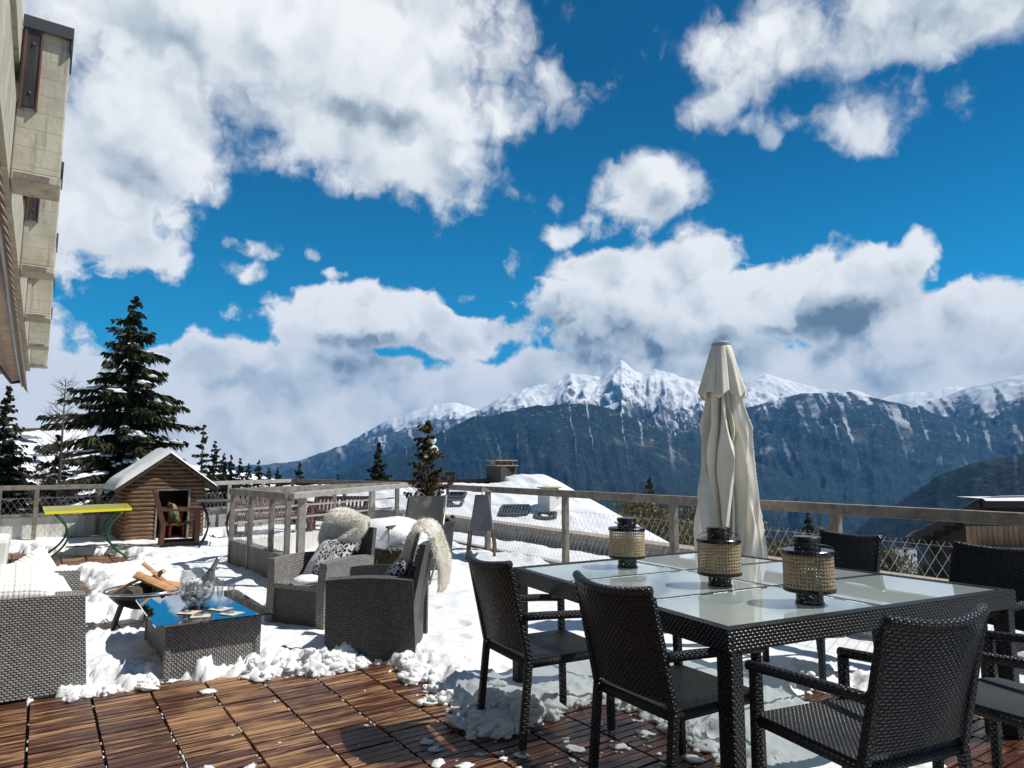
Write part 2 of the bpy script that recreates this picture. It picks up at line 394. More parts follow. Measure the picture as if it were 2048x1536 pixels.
def land():
    fine = np.arange(-50, 50, .105); back = np.arange(52, 308, 4.)
    phi = np.radians(np.concatenate([fine, back])) + YAW
    rr = np.concatenate([np.geomspace(16, 1800, 60)[:-1], np.linspace(1800, 5000, 60)[:-1], np.linspace(5000, 16800, 270)[:-1], np.geomspace(16800, 19300, 8)])
    PH, RR = np.meshgrid(phi, rr, indexing='ij')
    X, Y = RR * np.sin(PH), RR * np.cos(PH)
    rel = PH - YAW; rel = (rel + np.pi) % (2 * np.pi) - np.pi
    # near slope falling away to the valley; the village shelf is on the left
    shelf = np.clip((-np.degrees(rel) - 4) / 22, 0, 1); shelf = shelf * shelf * (3 - 2 * shelf)
    start = 45 + shelf * 130
    fall = np.maximum(RR - start, 0)
    Z = -5.2 - .025 * RR - (.34 - .12 * shelf) * fall
    Z += shelf * np.clip((RR - 40) / 80, 0, 1) * 10
    Z = np.maximum(Z, -760 + 30 * (N1.fbm(X / 900, Y / 900) - .5))
    Z += np.clip((RR - 150) / 600, 0, 1) * 70 * (N1.fbm(X / 350, Y / 350) - .5)
    rise = np.clip((np.abs(np.degrees(rel)) - 75) / 40, 0, 1)
    Z = Z * (1 - rise) + rise * (-5.5 + .10 * np.maximum(RR - 40, 0))
    def crest(pts):
        a, t = [], []
        for x, y in pts:
            d = ray(x, y); a.append(math.atan2(d.x, d.y) - YAW); t.append(d.z / math.hypot(d.x, d.y))
        return np.interp(rel, a, t)
    WOOD = np.zeros_like(Z)
    def ridge(Z, pts, R, wob, slope, back, amp, seed, rough, wood):
        nn = Noise2(seed)
        ph = np.degrees(rel)
        Rr = R + wob * (nn.fbm(ph / 9 + 40, ph * 0 + 3.3, 4) - .5)
        zc = crest(pts) * Rr
        wx = X / 2300. + 1.3 * nn.fbm(X / 5200., Y / 5200. + 9, 3); wy = Y / 2300. + 1.3 * nn.fbm(X / 5200. + 31, Y / 5200., 3)
        spur = .62 * nn.fbm(wx, wy, 5, .5, True) + .38 * nn.fbm(ph / 2.1 + 2.2 * nn.fbm(X / 2600., Y / 2600., 3) + .00025 * RR, RR / 5200. + 7, 4, .5, True)
        d = Rr - RR
        k = np.clip(np.abs(d) / 1500., 0, 1)
        z = zc - np.where(d > 0, slope * d * (1 - .25 * np.clip(d / 5000, 0, 1)), -back * d)
        z += amp * (spur - .62) * (.12 + k) * 1.7
        z += rough * (nn.fbm(X / 420, Y / 420, 6, .55, True) - .6) * (.35 + .65 * k)
        WOOD[z > Z] = wood
        return np.maximum(Z, z)
    Z = ridge(Z, [(-600, 880), (300, 940), (520, 925), (600, 915), (700, 880), (780, 838), (850, 815), (905, 803), (960, 817), (1100, 850), (1600, 800), (1700, 776), (1760, 790), (1900, 770), (2600, 760)], 17600, 600, .42, .6, 300, 21, 260, .0)
    Z = ridge(Z, [(-600, 990), (400, 960), (560, 945), (640, 908), (740, 876), (850, 850), (900, 838), (960, 820), (1000, 797), (1050, 777), (1100, 766), (1140, 748), (1165, 752), (1200, 756), (1222, 738), (1243, 722), (1262, 736), (1285, 746), (1310, 740), (1340, 748), (1400, 766), (1450, 776), (1500, 752), (1530, 746), (1580, 760), (1640, 776), (1700, 785), (1760, 803), (1830, 812), (1860, 800), (1900, 786), (1950, 772), (2000, 762), (2048, 752), (2200, 730), (2700, 760)], 14200, 1000, .44, .7, 470, 22, 290, .12)
    Z = ridge(Z, [(-600, 1100), (560, 975), (700, 940), (800, 900), (870, 868), (950, 836), (1010, 820), (1070, 812), (1130, 806), (1190, 807), (1240, 824), (1290, 846), (1350, 868), (1450, 900), (1600, 960), (1700, 1000), (2600, 1100)], 7600, 500, .50, .6, 280, 23, 170, .95)
    Z = ridge(Z, [(-600, 1200), (1300, 960), (1400, 880), (1470, 822), (1540, 800), (1600, 786), (1650, 783), (1700, 788), (1760, 799), (1820, 812), (1900, 835), (1980, 850), (2048, 862), (2300, 880), (2700, 900)], 11600, 600, .42, .6, 380, 24, 200, .62)
    Z = ridge(Z, [(-600, 1500), (1500, 1250), (1650, 1120), (1720, 1048), (1780, 1012), (1830, 985), (1880, 952), (1940, 926), (2000, 911), (2048, 903), (2200, 880), (2700, 850)], 3200, 200, .50, .5, 120, 25, 70, 1.)
    gul = N2_.fbm(np.degrees(rel) * 1.5 + RR / 1700. + 1.5 * N1.fbm(X / 1500., Y / 1500., 3), RR / 6500., 3, .5, True)
    na, nr = Z.shape
    V = np.stack([X, Y, Z], -1).reshape(-1, 3).astype(np.float32)
    ia = np.arange(na); ir = np.arange(nr - 1)
    A = (ia[:, None] * nr + ir[None, :]); B = (((ia + 1) % na)[:, None] * nr + ir[None, :])
    F = np.stack([A, A + 1, B + 1, B], -1).reshape(-1, 4)
    me = bpy.data.meshes.new('mountains')
    me.vertices.add(len(V)); me.vertices.foreach_set('co', V.ravel())
    me.loops.add(F.size); me.loops.foreach_set('vertex_index', F.ravel().astype(np.int32))
    me.polygons.add(len(F)); me.polygons.foreach_set('loop_start', np.arange(0, F.size, 4, dtype=np.int32))
    at_ = me.attributes.new('gully', 'FLOAT', 'POINT'); at_.data.foreach_set('value', gul.reshape(-1).astype(np.float32))
    at_ = me.attributes.new('wood', 'FLOAT', 'POINT'); at_.data.foreach_set('value', WOOD.reshape(-1).astype(np.float32))
    me.update(calc_edges=True); me.validate()
    me.polygons.foreach_set('use_smooth', np.ones(len(F), dtype=bool))
    return me

def m_land(T, b):
    g = T.n.new('ShaderNodeNewGeometry'); pos = g.outputs['Position']
    s = T.n.new('ShaderNodeSeparateXYZ'); T.l.new(pos, s.inputs[0]); z = s.outputs[2]
    nz = T.n.new('ShaderNodeSeparateXYZ'); T.l.new(g.outputs['Normal'], nz.inputs[0]); nz = nz.outputs[2]
    a = T.n.new('ShaderNodeAttribute'); a.attribute_name = 'gully'; gul = a.outputs['Fac']
    a2 = T.n.new('ShaderNodeAttribute'); a2.attribute_name = 'wood'; wood = a2.outputs['Fac']
    big = T.noise(pos, .0011, 6., .62); med = T.noise(pos, .006, 6., .65); fin = T.noise(pos, .03, 4., .65)
    dist = T.vmath('LENGTH', pos)
    forest = T.mix(T.ramp(fin, .35, .65), (.008, .018, .025), (.028, .047, .054))
    brown = T.mix(T.ramp(med, .4, .62), (.042, .047, .047), (.098, .098, .088))
    col = T.mix(T.ramp(T.math('SUBTRACT', T.math('ADD', big, T.math('MULTIPLY', med, .5)), T.math('MULTIPLY', wood, .16)), .68, .86), forest, brown)
    rock = T.mix(T.ramp(med, .35, .7), (.07, .078, .09), (.24, .245, .25))
    zw = T.math('SUBTRACT', z, T.math('MULTIPLY', wood, 420.))
    zz = T.math('ADD', zw, T.math('MULTIPLY', T.math('SUBTRACT', big, .5), 700.))
    col = T.mix(T.math('MULTIPLY', T.ramp(zz, 500., 1050.), T.ramp(nz, .97, .80)), col, rock)
    sz = T.math('ADD', T.math('ADD', zw, T.math('MULTIPLY', T.math('SUBTRACT', med, .5), 1000.)), T.math('MULTIPLY', T.math('SUBTRACT', gul, .6), -900.))
    sn = T.ramp(sz, 800., 1120.)
    sn = T.math('MULTIPLY', sn, T.ramp(T.math('ADD', nz, T.math('MULTIPLY', T.math('SUBTRACT', fin, .5), .6)), .47, .68))
    dust = T.math('MULTIPLY', T.ramp(T.math('ADD', fin, T.math('MULTIPLY', med, .6)), .90, 1.05), T.ramp(z, -100., 1100., .03, .45))
    sn = T.math('MAXIMUM', sn, dust)
    chute = T.math('MULTIPLY', T.math('MULTIPLY', T.ramp(T.math('ADD', gul, T.math('ADD', T.math('MULTIPLY', T.math('SUBTRACT', fin, .5), .22), T.math('MULTIPLY', T.math('SUBTRACT', med, .5), .26))), .785, .85), T.ramp(z, -150., 600., 0., .6)), T.ramp(big, .40, .58))
    sn = T.math('MAXIMUM', sn, chute)
    near = T.ramp(dist, 420., 180.)
    sn = T.math('MAXIMUM', sn, near)
    T.set(b.inputs['Base Color'], T.mix(sn, col, (.86, .88, .91)))
    b.inputs['Roughness'].default_value = .9; b.inputs['Specular IOR Level'].default_value = .1
    T.set(b.inputs['Normal'], T.bump(T.math('MULTIPLY', T.noise(pos, .045, 5., .7), T.ramp(dist, 300., 2500.)), .9, 22.))
M_LAND = material('land', m_land)
lo = bpy.data.objects.new('mountains', land()); COL.objects.link(lo); lo.data.materials.append(M_LAND); tag(lo, kind='structure')

HAZE_D = 3.1e-5
def haze():
    m = MB(); m.bounds((-19500, -19500, -980), (19500, 19500, 2500))
    o = m.build('haze', None); o.data.materials.clear()
    mt = bpy.data.materials.new('haze_air'); mt.use_nodes = True; T = NT(mt.node_tree)
    for n in list(T.n):
        if n.type == 'BSDF_PRINCIPLED': T.n.remove(n)
    v = T.n.new('ShaderNodeVolumePrincipled'); v.inputs['Color'].default_value = (.12, .46, 1., 1); v.inputs['Density'].default_value = HAZE_D; v.inputs['Anisotropy'].default_value = 0.
    T.l.new(v.outputs[0], T.n['Material Output'].inputs['Volume'])
    o.data.materials.append(mt); tag(o, kind='stuff')
    return o
haze()
# ---------------------------------------------------------------- materials
def m_wicker(dark, light, bw, bh, rough, bstr=1., spec=.3):
    """flat strands woven over hidden stakes: every row is shifted by half a stroke, each stroke bulges"""
    def f(T, b):
        uv = T.n.new('ShaderNodeUVMap').outputs[0]
        w = T.vmath('MULTIPLY_ADD', T.vmath('SUBTRACT', T.noise(uv, 22., 2., .5, out=1), (.5, .5, .5)), (bw * .16, bh * .16, 0), uv)
        s = T.n.new('ShaderNodeSeparateXYZ'); T.l.new(T.scale(w, (1 / bw, 1 / bh, 1)), s.inputs[0])
        row = T.math('FLOOR', s.outputs[1]); fv = T.math('FRACT', s.outputs[1])
        u = T.math('ADD', s.outputs[0], T.math('MULTIPLY', row, .5)); fu = T.math('FRACT', u)
        su = T.math('SINE', T.math('MULTIPLY', fu, math.pi)); sv = T.math('SINE', T.math('MULTIPLY', fv, math.pi))
        h = T.math('MULTIPLY', T.math('POWER', su, .55), T.math('POWER', sv, .45))
        cell = T.n.new('ShaderNodeTexWhiteNoise'); cell.noise_dimensions = '2D'; cv = T.n.new('ShaderNodeCombineXYZ'); T.l.new(T.math('FLOOR', u), cv.inputs[0]); T.l.new(row, cv.inputs[1]); T.l.new(cv.outputs[0], cell.inputs['Vector'])
        c = T.mix(T.math('MULTIPLY', cell.outputs['Value'], .55), light, [q * .45 for q in light])
        c = T.mix(T.ramp(T.noise(uv, 5., 3., .6), .35, .7, 0., .35), c, [q * .55 for q in light])
        T.set(b.inputs['Base Color'], T.mix(T.ramp(h, .22, .52), dark, c))
        hh = T.math('ADD', h, T.math('MULTIPLY', T.math('SINE', T.math('MULTIPLY', fv, 3 * 2 * math.pi)), .045))
        T.set(b.inputs['Normal'], T.bump(hh, bstr, bh * .42))
        T.set(b.inputs['Roughness'], T.ramp(h, .2, .6, .9, rough))
        b.inputs['Specular IOR Level'].default_value = spec
    return f
M_BWICK = material('black_wicker', m_wicker((.0005, .0005, .0005), (.017, .017, .0185), .025, .0135, .25, 1., .38))
M_BWICKF = material('black_wicker_fine', m_wicker((.0005, .0005, .0007), (.014, .0165, .021), .020, .011, .28, 1., .42))
M_GWICK = material('grey_wicker', m_wicker((.008, .0075, .007), (.36, .348, .333), .028, .0145, .5, 1., .3))
M_GWICKD = material('dark_grey_wicker', m_wicker((.003, .003, .003), (.15, .144, .138), .028, .0145, .5, 1., .3))

def m_wood(c1, c2, scale=(1, 12, 12), rough=.7, bstr=.3, gen='Object'):
    def f(T, b):
        v = T.scale(T.coord(gen), scale)
        n = T.noise(v, 3., 6., .65); n2 = T.noise(v, 14., 3., .6)
        a = T.n.new('ShaderNodeAttribute'); a.attribute_name = 'rnd'
        c = T.mix(T.ramp(n, .3, .7), c1, c2)
        c = T.mix(T.math('MULTIPLY', a.outputs['Fac'], .5), c, [q * .55 for q in c1])
        T.set(b.inputs['Base Color'], T.mix(T.ramp(n2, .55, .75, 0., .5), c, [q * .45 for q in c1]))
        b.inputs['Roughness'].default_value = rough
        T.set(b.inputs['Normal'], T.bump(n2, bstr, .004))
    return f
M_GREYWOOD = material('weathered_wood', m_wood((.13, .112, .095), (.27, .24, .205), (3, 3, 3)))
M_PALEWOOD = material('pale_weathered_wood', m_wood((.27, .255, .23), (.42, .40, .37), (3, 3, 3)))
M_BROWN = material('painted_brown_wood', m_wood((.075, .028, .019), (.125, .05, .036), (3, 3, 3), .55))
M_LOGWALL = material('log_siding', m_wood((.11, .062, .032), (.28, .165, .085), (2, 11, 11), .8, .7))
M_DARKWOOD = material('dark_timber', m_wood((.035, .022, .014), (.075, .045, .028), (2, 14, 14), .75, .5))
M_SPLIT = material('split_firewood', m_wood((.36, .17, .07), (.62, .36, .17), (3, 20, 20), .8, .7))
M_BARK = material('bark', m_wood((.05, .035, .025), (.12, .09, .065), (9, 9, 3), .9, .9))
M_ENDGRAIN = material('log_end', m_wood((.42, .28, .15), (.6, .43, .26), (12, 12, 12), .8, .5))

def m_deck(T, b):
    P = T.coord('Object')
    a = T.n.new('ShaderNodeAttribute'); a.attribute_name = 'rnd'; r = a.outputs['Fac']
    off = T.n.new('ShaderNodeCombineXYZ'); T.l.new(T.math('MULTIPLY', r, 37.), off.inputs[2]); T.l.new(T.math('MULTIPLY', r, 11.), off.inputs[0])
    v = T.vmath('ADD', T.scale(P, (2.1, 36., 1.)), off)
    streak = T.noise(v, 1.6, 6., .62); grain = T.noise(T.scale(v, (1, 3, 1)), 5., 4., .7)
    blot = T.noise(P, 1.5, 4., .6)
    wet = T.ramp(T.math('ADD', T.math('ADD', streak, T.math('MULTIPLY', r, .16)), T.math('MULTIPLY', T.math('SUBTRACT', blot, .5), .55)), .465, .61)
    sx = T.n.new('ShaderNodeSeparateXYZ'); T.l.new(P, sx.inputs[0])
    soak = T.ramp(T.math('ADD', T.math('SUBTRACT', sx.outputs[0], T.math('MULTIPLY', sx.outputs[1], .45)), T.math('MULTIPLY', blot, 1.2)), .1, 1.9)   # the planks near the dining table are soaked
    wet = T.math('MAXIMUM', wet, T.math('MULTIPLY', soak, T.ramp(streak, .2, .5)))
    dry = T.mix(T.ramp(grain, .3, .7), (.265, .135, .060), (.49, .285, .138))
    dry = T.mix(T.math('MULTIPLY', r, .7), dry, (.36, .20, .09))
    dmp = T.mix(T.ramp(grain, .35, .7), (.036, .014, .009), (.125, .044, .022))
    T.set(b.inputs['Base Color'], T.mix(wet, dry, dmp))
    T.set(b.inputs['Roughness'], T.ramp(T.math('ADD', T.math('MULTIPLY', wet, .55), T.math('MULTIPLY', soak, .45)), 0., 1., .62, .16))
    T.set(b.inputs['Normal'], T.bump(T.math('ADD', grain, T.math('MULTIPLY', streak, .6)), .45, .004))
M_DECK = material('deck_planks', m_deck)
M_GAP = material('deck_underside', color=(.008, .006, .005), rough=.9)

def m_snow(T, b):
    P = T.coord('Object')
    n = T.noise(P, 6., 6., .6); f = T.noise(P, 60., 4., .7)
    T.set(b.inputs['Base Color'], T.mix(T.ramp(n, .3, .7), (.76, .78, .805), (.83, .84, .85)))
    b.inputs['Roughness'].default_value = .55; b.inputs['Specular IOR Level'].default_value = .25
    d_ = T.noise(P, 1.7, 5., .65); g_ = T.noise(P, 190., 2., .6)
    T.set(b.inputs['Base Color'], T.mix(T.ramp(d_, .58, .78, 0., .22), T.mix(T.ramp(n, .3, .7), (.76, .78, .805), (.83, .84, .85)), (.52, .49, .44)))
    T.set(b.inputs['Normal'], T.bump(T.math('ADD', T.math('ADD', T.math('MULTIPLY', f, .35), n), T.math('MULTIPLY', g_, .10)), .42, .03))
M_SNOW = material('snow', m_snow)
def m_slush(T, b):
    m_snow(T, b); b.inputs['Subsurface Weight'].default_value = .35; b.inputs['Subsurface Radius'].default_value = (1., 1., 1.); b.inputs['Subsurface Scale'].default_value = .03
M_SLUSH = material('wet_snow', m_slush)

def m_concrete(c1, c2, streak=1.):
    def f(T, b):
        P = T.coord('Object')
        n = T.noise(P, 2.2, 7., .65); f_ = T.noise(P, 28., 5., .65); v = T.noise(T.scale(P, (5, 5, .5)), 2., 5., .6)
        c = T.mix(T.ramp(n, .3, .7), c1, c2)
        c = T.mix(T.math('MULTIPLY', T.ramp(T.math('ADD', T.math('MULTIPLY', v, .6), T.math('MULTIPLY', n, .4)), .50, .66), .62 * streak), c, (.10, .092, .065))
        pit = T.ramp(f_, .70, .74)
        c = T.mix(T.math('MULTIPLY', pit, .6), c, (.06, .055, .05))
        board = T.n.new('ShaderNodeTexBrick'); board.offset = 0; T.set(board.inputs['Vector'], T.n.new('ShaderNodeUVMap').outputs[0])
        for k, x in (('Scale', 1.), ('Mortar Size', .003), ('Brick Width', 9.), ('Row Height', .16), ('Mortar Smooth', .5)): board.inputs[k].default_value = x
        T.set(b.inputs['Base Color'], T.mix(T.math('MULTIPLY', board.outputs['Fac'], .45), c, (.07, .06, .05)))
        b.inputs['Roughness'].default_value = .85
        T.set(b.inputs['Normal'], T.bump(T.math('SUBTRACT', T.math('ADD', f_, n), T.math('MULTIPLY', board.outputs['Fac'], .6)), .5, .008))
    return f
M_CONC = material('board_marked_concrete', m_concrete((.34, .31, .235), (.54, .51, .41), 1.25))
M_CONCG = material('grey_concrete', m_concrete((.30, .30, .28), (.42, .42, .40)))
M_CONCW = material('white_concrete', m_concrete((.58, .57, .53), (.70, .69, .65), .6))
M_BLACK = material('black_metal', color=(.012, .012, .013), rough=.42)
M_DGREY = material('dark_grey_metal', color=(.055, .055, .06), rough=.5)
M_STEEL = material('bright_steel', color=(.62, .63, .64), rough=.16, metal=1.)
M_WIRE = material('galvanised_wire', color=(.55, .56, .56), rough=.35, metal=.8)
M_ALU = material('grey_tube', color=(.30, .30, .31), rough=.4, metal=.6)
def m_rust(T, b):
    n = T.noise(T.coord('Object'), 9., 5., .6)
    T.set(b.inputs['Base Color'], T.mix(T.ramp(n, .4, .65), (.05, .045, .045), (.16, .075, .04)))
    b.inputs['Roughness'].default_value = .65
M_RUST = material('rusty_steel', m_rust)

# ---------------------------------------------------------------- terrace floor
TW = .314; X0, Y0 = .038 - 4 * TW, .66 - 2 * TW + .03
def deck():
    m = MB(); rd = random.Random(5)
    nx, ny = 22, 48
    for i in range(nx):
        for j in range(ny):
            x = X0 + i * TW; y = Y0 + j * TW + (.11 if i % 3 == 1 else (.2 if i % 3 == 2 else 0)) * (i % 7 != 0)
            for k in range(5):
                m.att = rd.random()
                yy = y + .004 + k * .0612
                m.box((x + TW / 2 + rd.uniform(-.001, .001), yy + .028, -.012 + rd.uniform(-.0015, .001)), (TW - .016, .0525, .024), skip=(0,))
    o = m.build('deck', M_DECK, bevel=0); tag(o, kind='structure')
    b = MB(); b.bounds((X0 - .1, Y0 - .3, -.3), (X0 + nx * TW + .1, Y0 + ny * TW + .6, -.026)); o2 = b.build('terrace_floor', M_GAP); tag(o2, kind='structure')
    d = MB(); d.bounds((X0 - 3.2, -4, -6.), (6.4, 18.0, -.31)); o3 = d.build('terrace_ground', M_CONCG); tag(o3, kind='structure')
deck()

# right-hand rail line
def xr(y): return 5.30 + .045 * (y - 1.85)
def on_line(px, p, q):
    """layout: where the sight line at photo column px crosses the plan line p-q"""
    d = ray(px, 960.); a = math.atan2(d.x, d.y)
    n = Vector((math.cos(a), -math.sin(a)))
    p, q = Vector(p[:2]), Vector(q[:2]); t = -p.dot(n) / (q - p).dot(n)
    return p + (q - p) * t

# ---------------------------------------------------------------- snow lying on the terrace
def px_poly(pts, z=0.):
    return [tuple(at(x, y, z)[:2]) for x, y in pts]
BARE = [  # photo outlines of the patches where the planks show
    px_poly([(-400, 1412), (165, 1392), (330, 1372), (335, 1368), (475, 1352), (500, 1362), (560, 1352), (640, 1352), (720, 1330), (800, 1338), (830, 1350), (880, 1395), (930, 1440), (990, 1465), (1050, 1455), (1100, 1442), (1130, 1420), (1210, 1402), (1290, 1432), (1330, 1440), (1400, 1480), (1440, 1530), (1470, 1600), (1500, 2400), (-2500, 2400), (-1500, 1450)]),
    px_poly([(-60, 1108), (30, 1106), (100, 1112), (215, 1110), (250, 1117), (266, 1128), (250, 1138), (190, 1142), (140, 1146), (-100, 1146)]),
    px_poly([(130, 1158), (155, 1162), (178, 1180), (172, 1200), (150, 1222), (120, 1225), (60, 1200)]),
    px_poly([(165, 1255), (200, 1246), (255, 1240), (280, 1242), (300, 1270), (250, 1282), (150, 1285), (100, 1270)]),
    px_poly([(1590, 1388), (1650, 1370), (1700, 1378), (1760, 1420), (1720, 1440), (1640, 1415)]),
    px_poly([(1850, 1440), (1960, 1425), (2060, 1445), (2200, 1520), (2100, 1620), (1900, 1590), (1840, 1500)]),
    px_poly([(425, 1076), (455, 1073), (462, 1082), (440, 1086)]),
]
def sdf(poly, x, y):
    """signed distance to a polygon for arrays, positive outside"""
    d = np.full(x.shape, 1e9); ins = np.zeros(x.shape, bool); n = len(poly)
    for i in range(n):
        ax, ay = poly[i]; bx, by = poly[(i + 1) % n]
        ex, ey = bx - ax, by - ay; wx, wy = x - ax, y - ay
        t = np.clip((wx * ex + wy * ey) / (ex * ex + ey * ey + 1e-12), 0, 1)
        d = np.minimum(d, np.hypot(wx - ex * t, wy - ey * t))
        c = ((ay <= y) & (by > y)) | ((by <= y) & (ay > y))
        xi = ax + (y - ay) / (by - ay + 1e-12) * ex
        ins ^= c & (x < xi)
    return np.where(ins, -d, d)
STEPS = []   # trodden path from the lounge towards the far corner and along the light well
for (ax, ay, bx, by, n_) in ((1.2, 7.6, 1.5, 12.0, 9), (1.7, 9.0, 2.1, 12.4, 7), (2.9, 5.6, 3.9, 8.6, 7), (2.75, 4.0, 3.0, 5.6, 4)):
    for k in range(n_):
        t = k / n_; STEPS.append((ax + (bx - ax) * t + (.11 if k % 2 else -.11), ay + (by - ay) * t + .07 * math.sin(k * 5.), 1))
def snow_height(x, y):
    d = np.full(x.shape, 1e9)
    for p in BARE: d = np.minimum(d, sdf(p, x, y))
    far_ = np.clip((y - 6) / 6, 0, 1)
    nA = N1.fbm(x * 2.1, y * 2.1, 4); nE = N2_.fbm(x * 4.3 + 5, y * 3.6, 3); nB = N2_.fbm(x * 9, y * 9, 4); nC = N1.fbm(x * 26, y * 26, 3); nD = N2_.fbm(x * 62, y * 62, 2)
    e = d + .26 * (nB - .5) + .09 * (nC - .5) + .03 * (nD - .5) - .01 - .03 * far_
    body = np.clip(e / .24, 0, 1); body = body * (2 - body)
    lump = np.exp(-((e - .16) / .22) ** 2) * (1 - .75 * far_)
    h = body * (.045 + .05 * nA + .05 * far_ + lump * (.06 * np.abs(nB - .45) * 2.2 + .055 * np.abs(nC - .42) * 2 + .03 * nD)) + (.035 * (nA - .5) + .026 * (nE - .5) + .012 * (nB - .5)) * body
    h = np.where(e > 0, h, -.03 + e * .2)
    h += np.where(e > 0, np.clip((x - xr(y) + .9) / .9, 0, 1) * .10 * (.4 + nA), 0)
    h = np.where(h > 0, h * (1 - .45 * np.clip((x - 1.9) / .5, 0, 1) * np.clip((4.4 - y) / .6, 0, 1)), h)
    for fx_, fy_, fr in STEPS:
        q = np.hypot((x - fx_) / .075, (y - fy_) / .13)
        h = h - np.where(h > .02, .024 * np.exp(-q ** 4) - .008 * np.exp(-((q - 1.25) / .22) ** 2), 0)
    return h
def snow_cover():
    xs = np.arange(X0 - .05, 5.62, .021); ys = np.arange(1.2, 15.6, .026)
    ys = np.concatenate([np.arange(1.0, 6.2, .019), np.arange(6.2, 15.6, .045)])
    Xg, Yg = np.meshgrid(xs, ys, indexing='ij'); H = snow_height(Xg, Yg)
    nx, ny = Xg.shape
    V = np.stack([Xg, Yg, H], -1).reshape(-1, 3)
    i = np.arange(nx - 1)[:, None]; j = np.arange(ny - 1)[None, :]
    A = i * ny + j
    F = np.stack([A, A + ny, A + ny + 1, A + 1], -1).reshape(-1, 4)
    h4 = H.reshape(-1)[F].max(1); F = F[h4 > -.028]
    used, inv = np.unique(F, return_inverse=True)
    V = V[used]; F = inv.reshape(-1, 4)
    me = bpy.data.meshes.new('snow_cover'); me.from_pydata(V.tolist(), [], F.tolist()); me.polygons.foreach_set('use_smooth', [True] * len(F)); me.update()
    o = bpy.data.objects.new('snow_cover', me); COL.objects.link(o); me.materials.append(M_SNOW); tag(o, kind='stuff')
snow_cover()

from mathutils import noise as mnoise
def crumb(m, c, r, sq, rot, n=13, k=9, j=1.):
    o = Vector((random.uniform(-50, 50), random.uniform(-50, 50), random.uniform(-50, 50))); i = len(m.v)
    for a in range(k + 1):
        th = math.pi * a / k
        for b in range(n):
            an = 2 * math.pi * b / n; d = Vector((math.sin(th) * math.cos(an), math.sin(th) * math.sin(an), math.cos(th)))
            q = max(.25, 1 + j * (.42 * mnoise.noise(d * 1.3 + o) + .30 * mnoise.noise(d * 3.1 + o) + .16 * mnoise.noise(d * 7. + o)))
            p = rot @ Vector((d.x * sq[0], d.y * sq[1], d.z * sq[2])) * (r * q); m.v.append((c[0] + p.x, c[1] + p.y, max(c[2] + p.z, .0015)))
    for a in range(k):
        for b in range(n): b2 = (b + 1) % n; m.face((i + a * n + b, i + (a + 1) * n + b, i + (a + 1) * n + b2, i + a * n + b2))
def snow_lumps():
    m = MB(); rd = random.Random(9)
    lines = [([(165, 1392), (330, 1372)], 60, .9), ([(478, 1352), (650, 1345), (725, 1330)], 150, 1.15), ([(805, 1335), (880, 1395), (930, 1440), (1000, 1468)], 170, 1.1), ([(985, 1465), (1060, 1450), (1120, 1425), (1210, 1402)], 90, .85), ([(1215, 1402), (1330, 1440), (1440, 1520)], 100, .85), ([(560, 1245), (650, 1250)], 40, .9), ([(330, 1300), (300, 1340)], 40, 1.), ([(1590, 1385), (1700, 1375)], 30, 1.), ([(1000, 1405), (1040, 1440)], 60, 1.3)]
    for pts, n, k in lines:
        P = [at(x, y, .0) for x, y in pts]
        for q in range(int(n * .55)):
            t = rd.random() * (len(P) - 1); i = int(t); p = P[i].lerp(P[i + 1], t - i)
            r = min(.0062 * rd.paretovariate(1.1), .048) * k
            p = p + Vector((rd.gauss(0, .055), abs(rd.gauss(0, .075)) - .05, 0))
            z = max(0, float(snow_height(np.array([p.x]), np.array([p.y]))[0]))
            rot = Matrix.Rotation(rd.uniform(0, 3), 3, 'Z') @ Matrix.Rotation(rd.gauss(0, .6), 3, 'X')
            sq = (rd.uniform(.9, 1.7), rd.uniform(.7, 1.2), rd.uniform(.40, .7))
            crumb(m, (p.x, p.y, r * .22 + z * .8), r * 1.15, sq, rot, 18 if r > .02 else 11, 12 if r > .02 else 7)
            for e in range(7 if r > .016 else 0):
                d = Vector((rd.gauss(0, 1), rd.gauss(0, 1), rd.gauss(.3, .7))).normalized() * r * rd.uniform(.8, 1.5)
                crumb(m, (p.x + d.x, p.y + d.y, max(r * .12, r * .2 + z * .8 + d.z * .6)), r * rd.uniform(.15, .6), (1, 1, .75), rot, 9, 7)
    # crumbs and flat flakes of snow strewn over the planks
    for q in range(420):
        x, y = rd.uniform(330, 1420), rd.uniform(1375, 1600)
        if rd.random() > .12 + .88 * max(0, min(1, (x - 820) / 260)): continue
        p = at(x, y, 0); r = min(.0045 * rd.paretovariate(1.4), .032)
        if not (0 < p.x < 3.4): continue
        crumb(m, (p.x, p.y, r * .08), r * 1.1, (rd.uniform(.9, 1.6), rd.uniform(.7, 1.2), .30), Matrix.Rotation(rd.uniform(0, 3), 3, 'Z'), 14, 9, 1.6)
    # snow pressed into the joints between the tiles
    for i in range(2, 12):
        x = X0 + i * TW
        y = 2.0
        while y < 4.9:
            if rd.random() < .30 + .4 * (i % 3 == 0): m.blob((x + rd.uniform(-.004, .004), y, -.008), rd.uniform(.004, .0085), 6, 4, .3, (.75, rd.uniform(1.5, 5), .6), rd.random())
            y += rd.uniform(.03, .08) * (1. if rd.random() < .9 else 6.)
    o = m.build('snow_clumps', M_SLUSH, smooth=True); tag(o, kind='stuff')
snow_lumps()

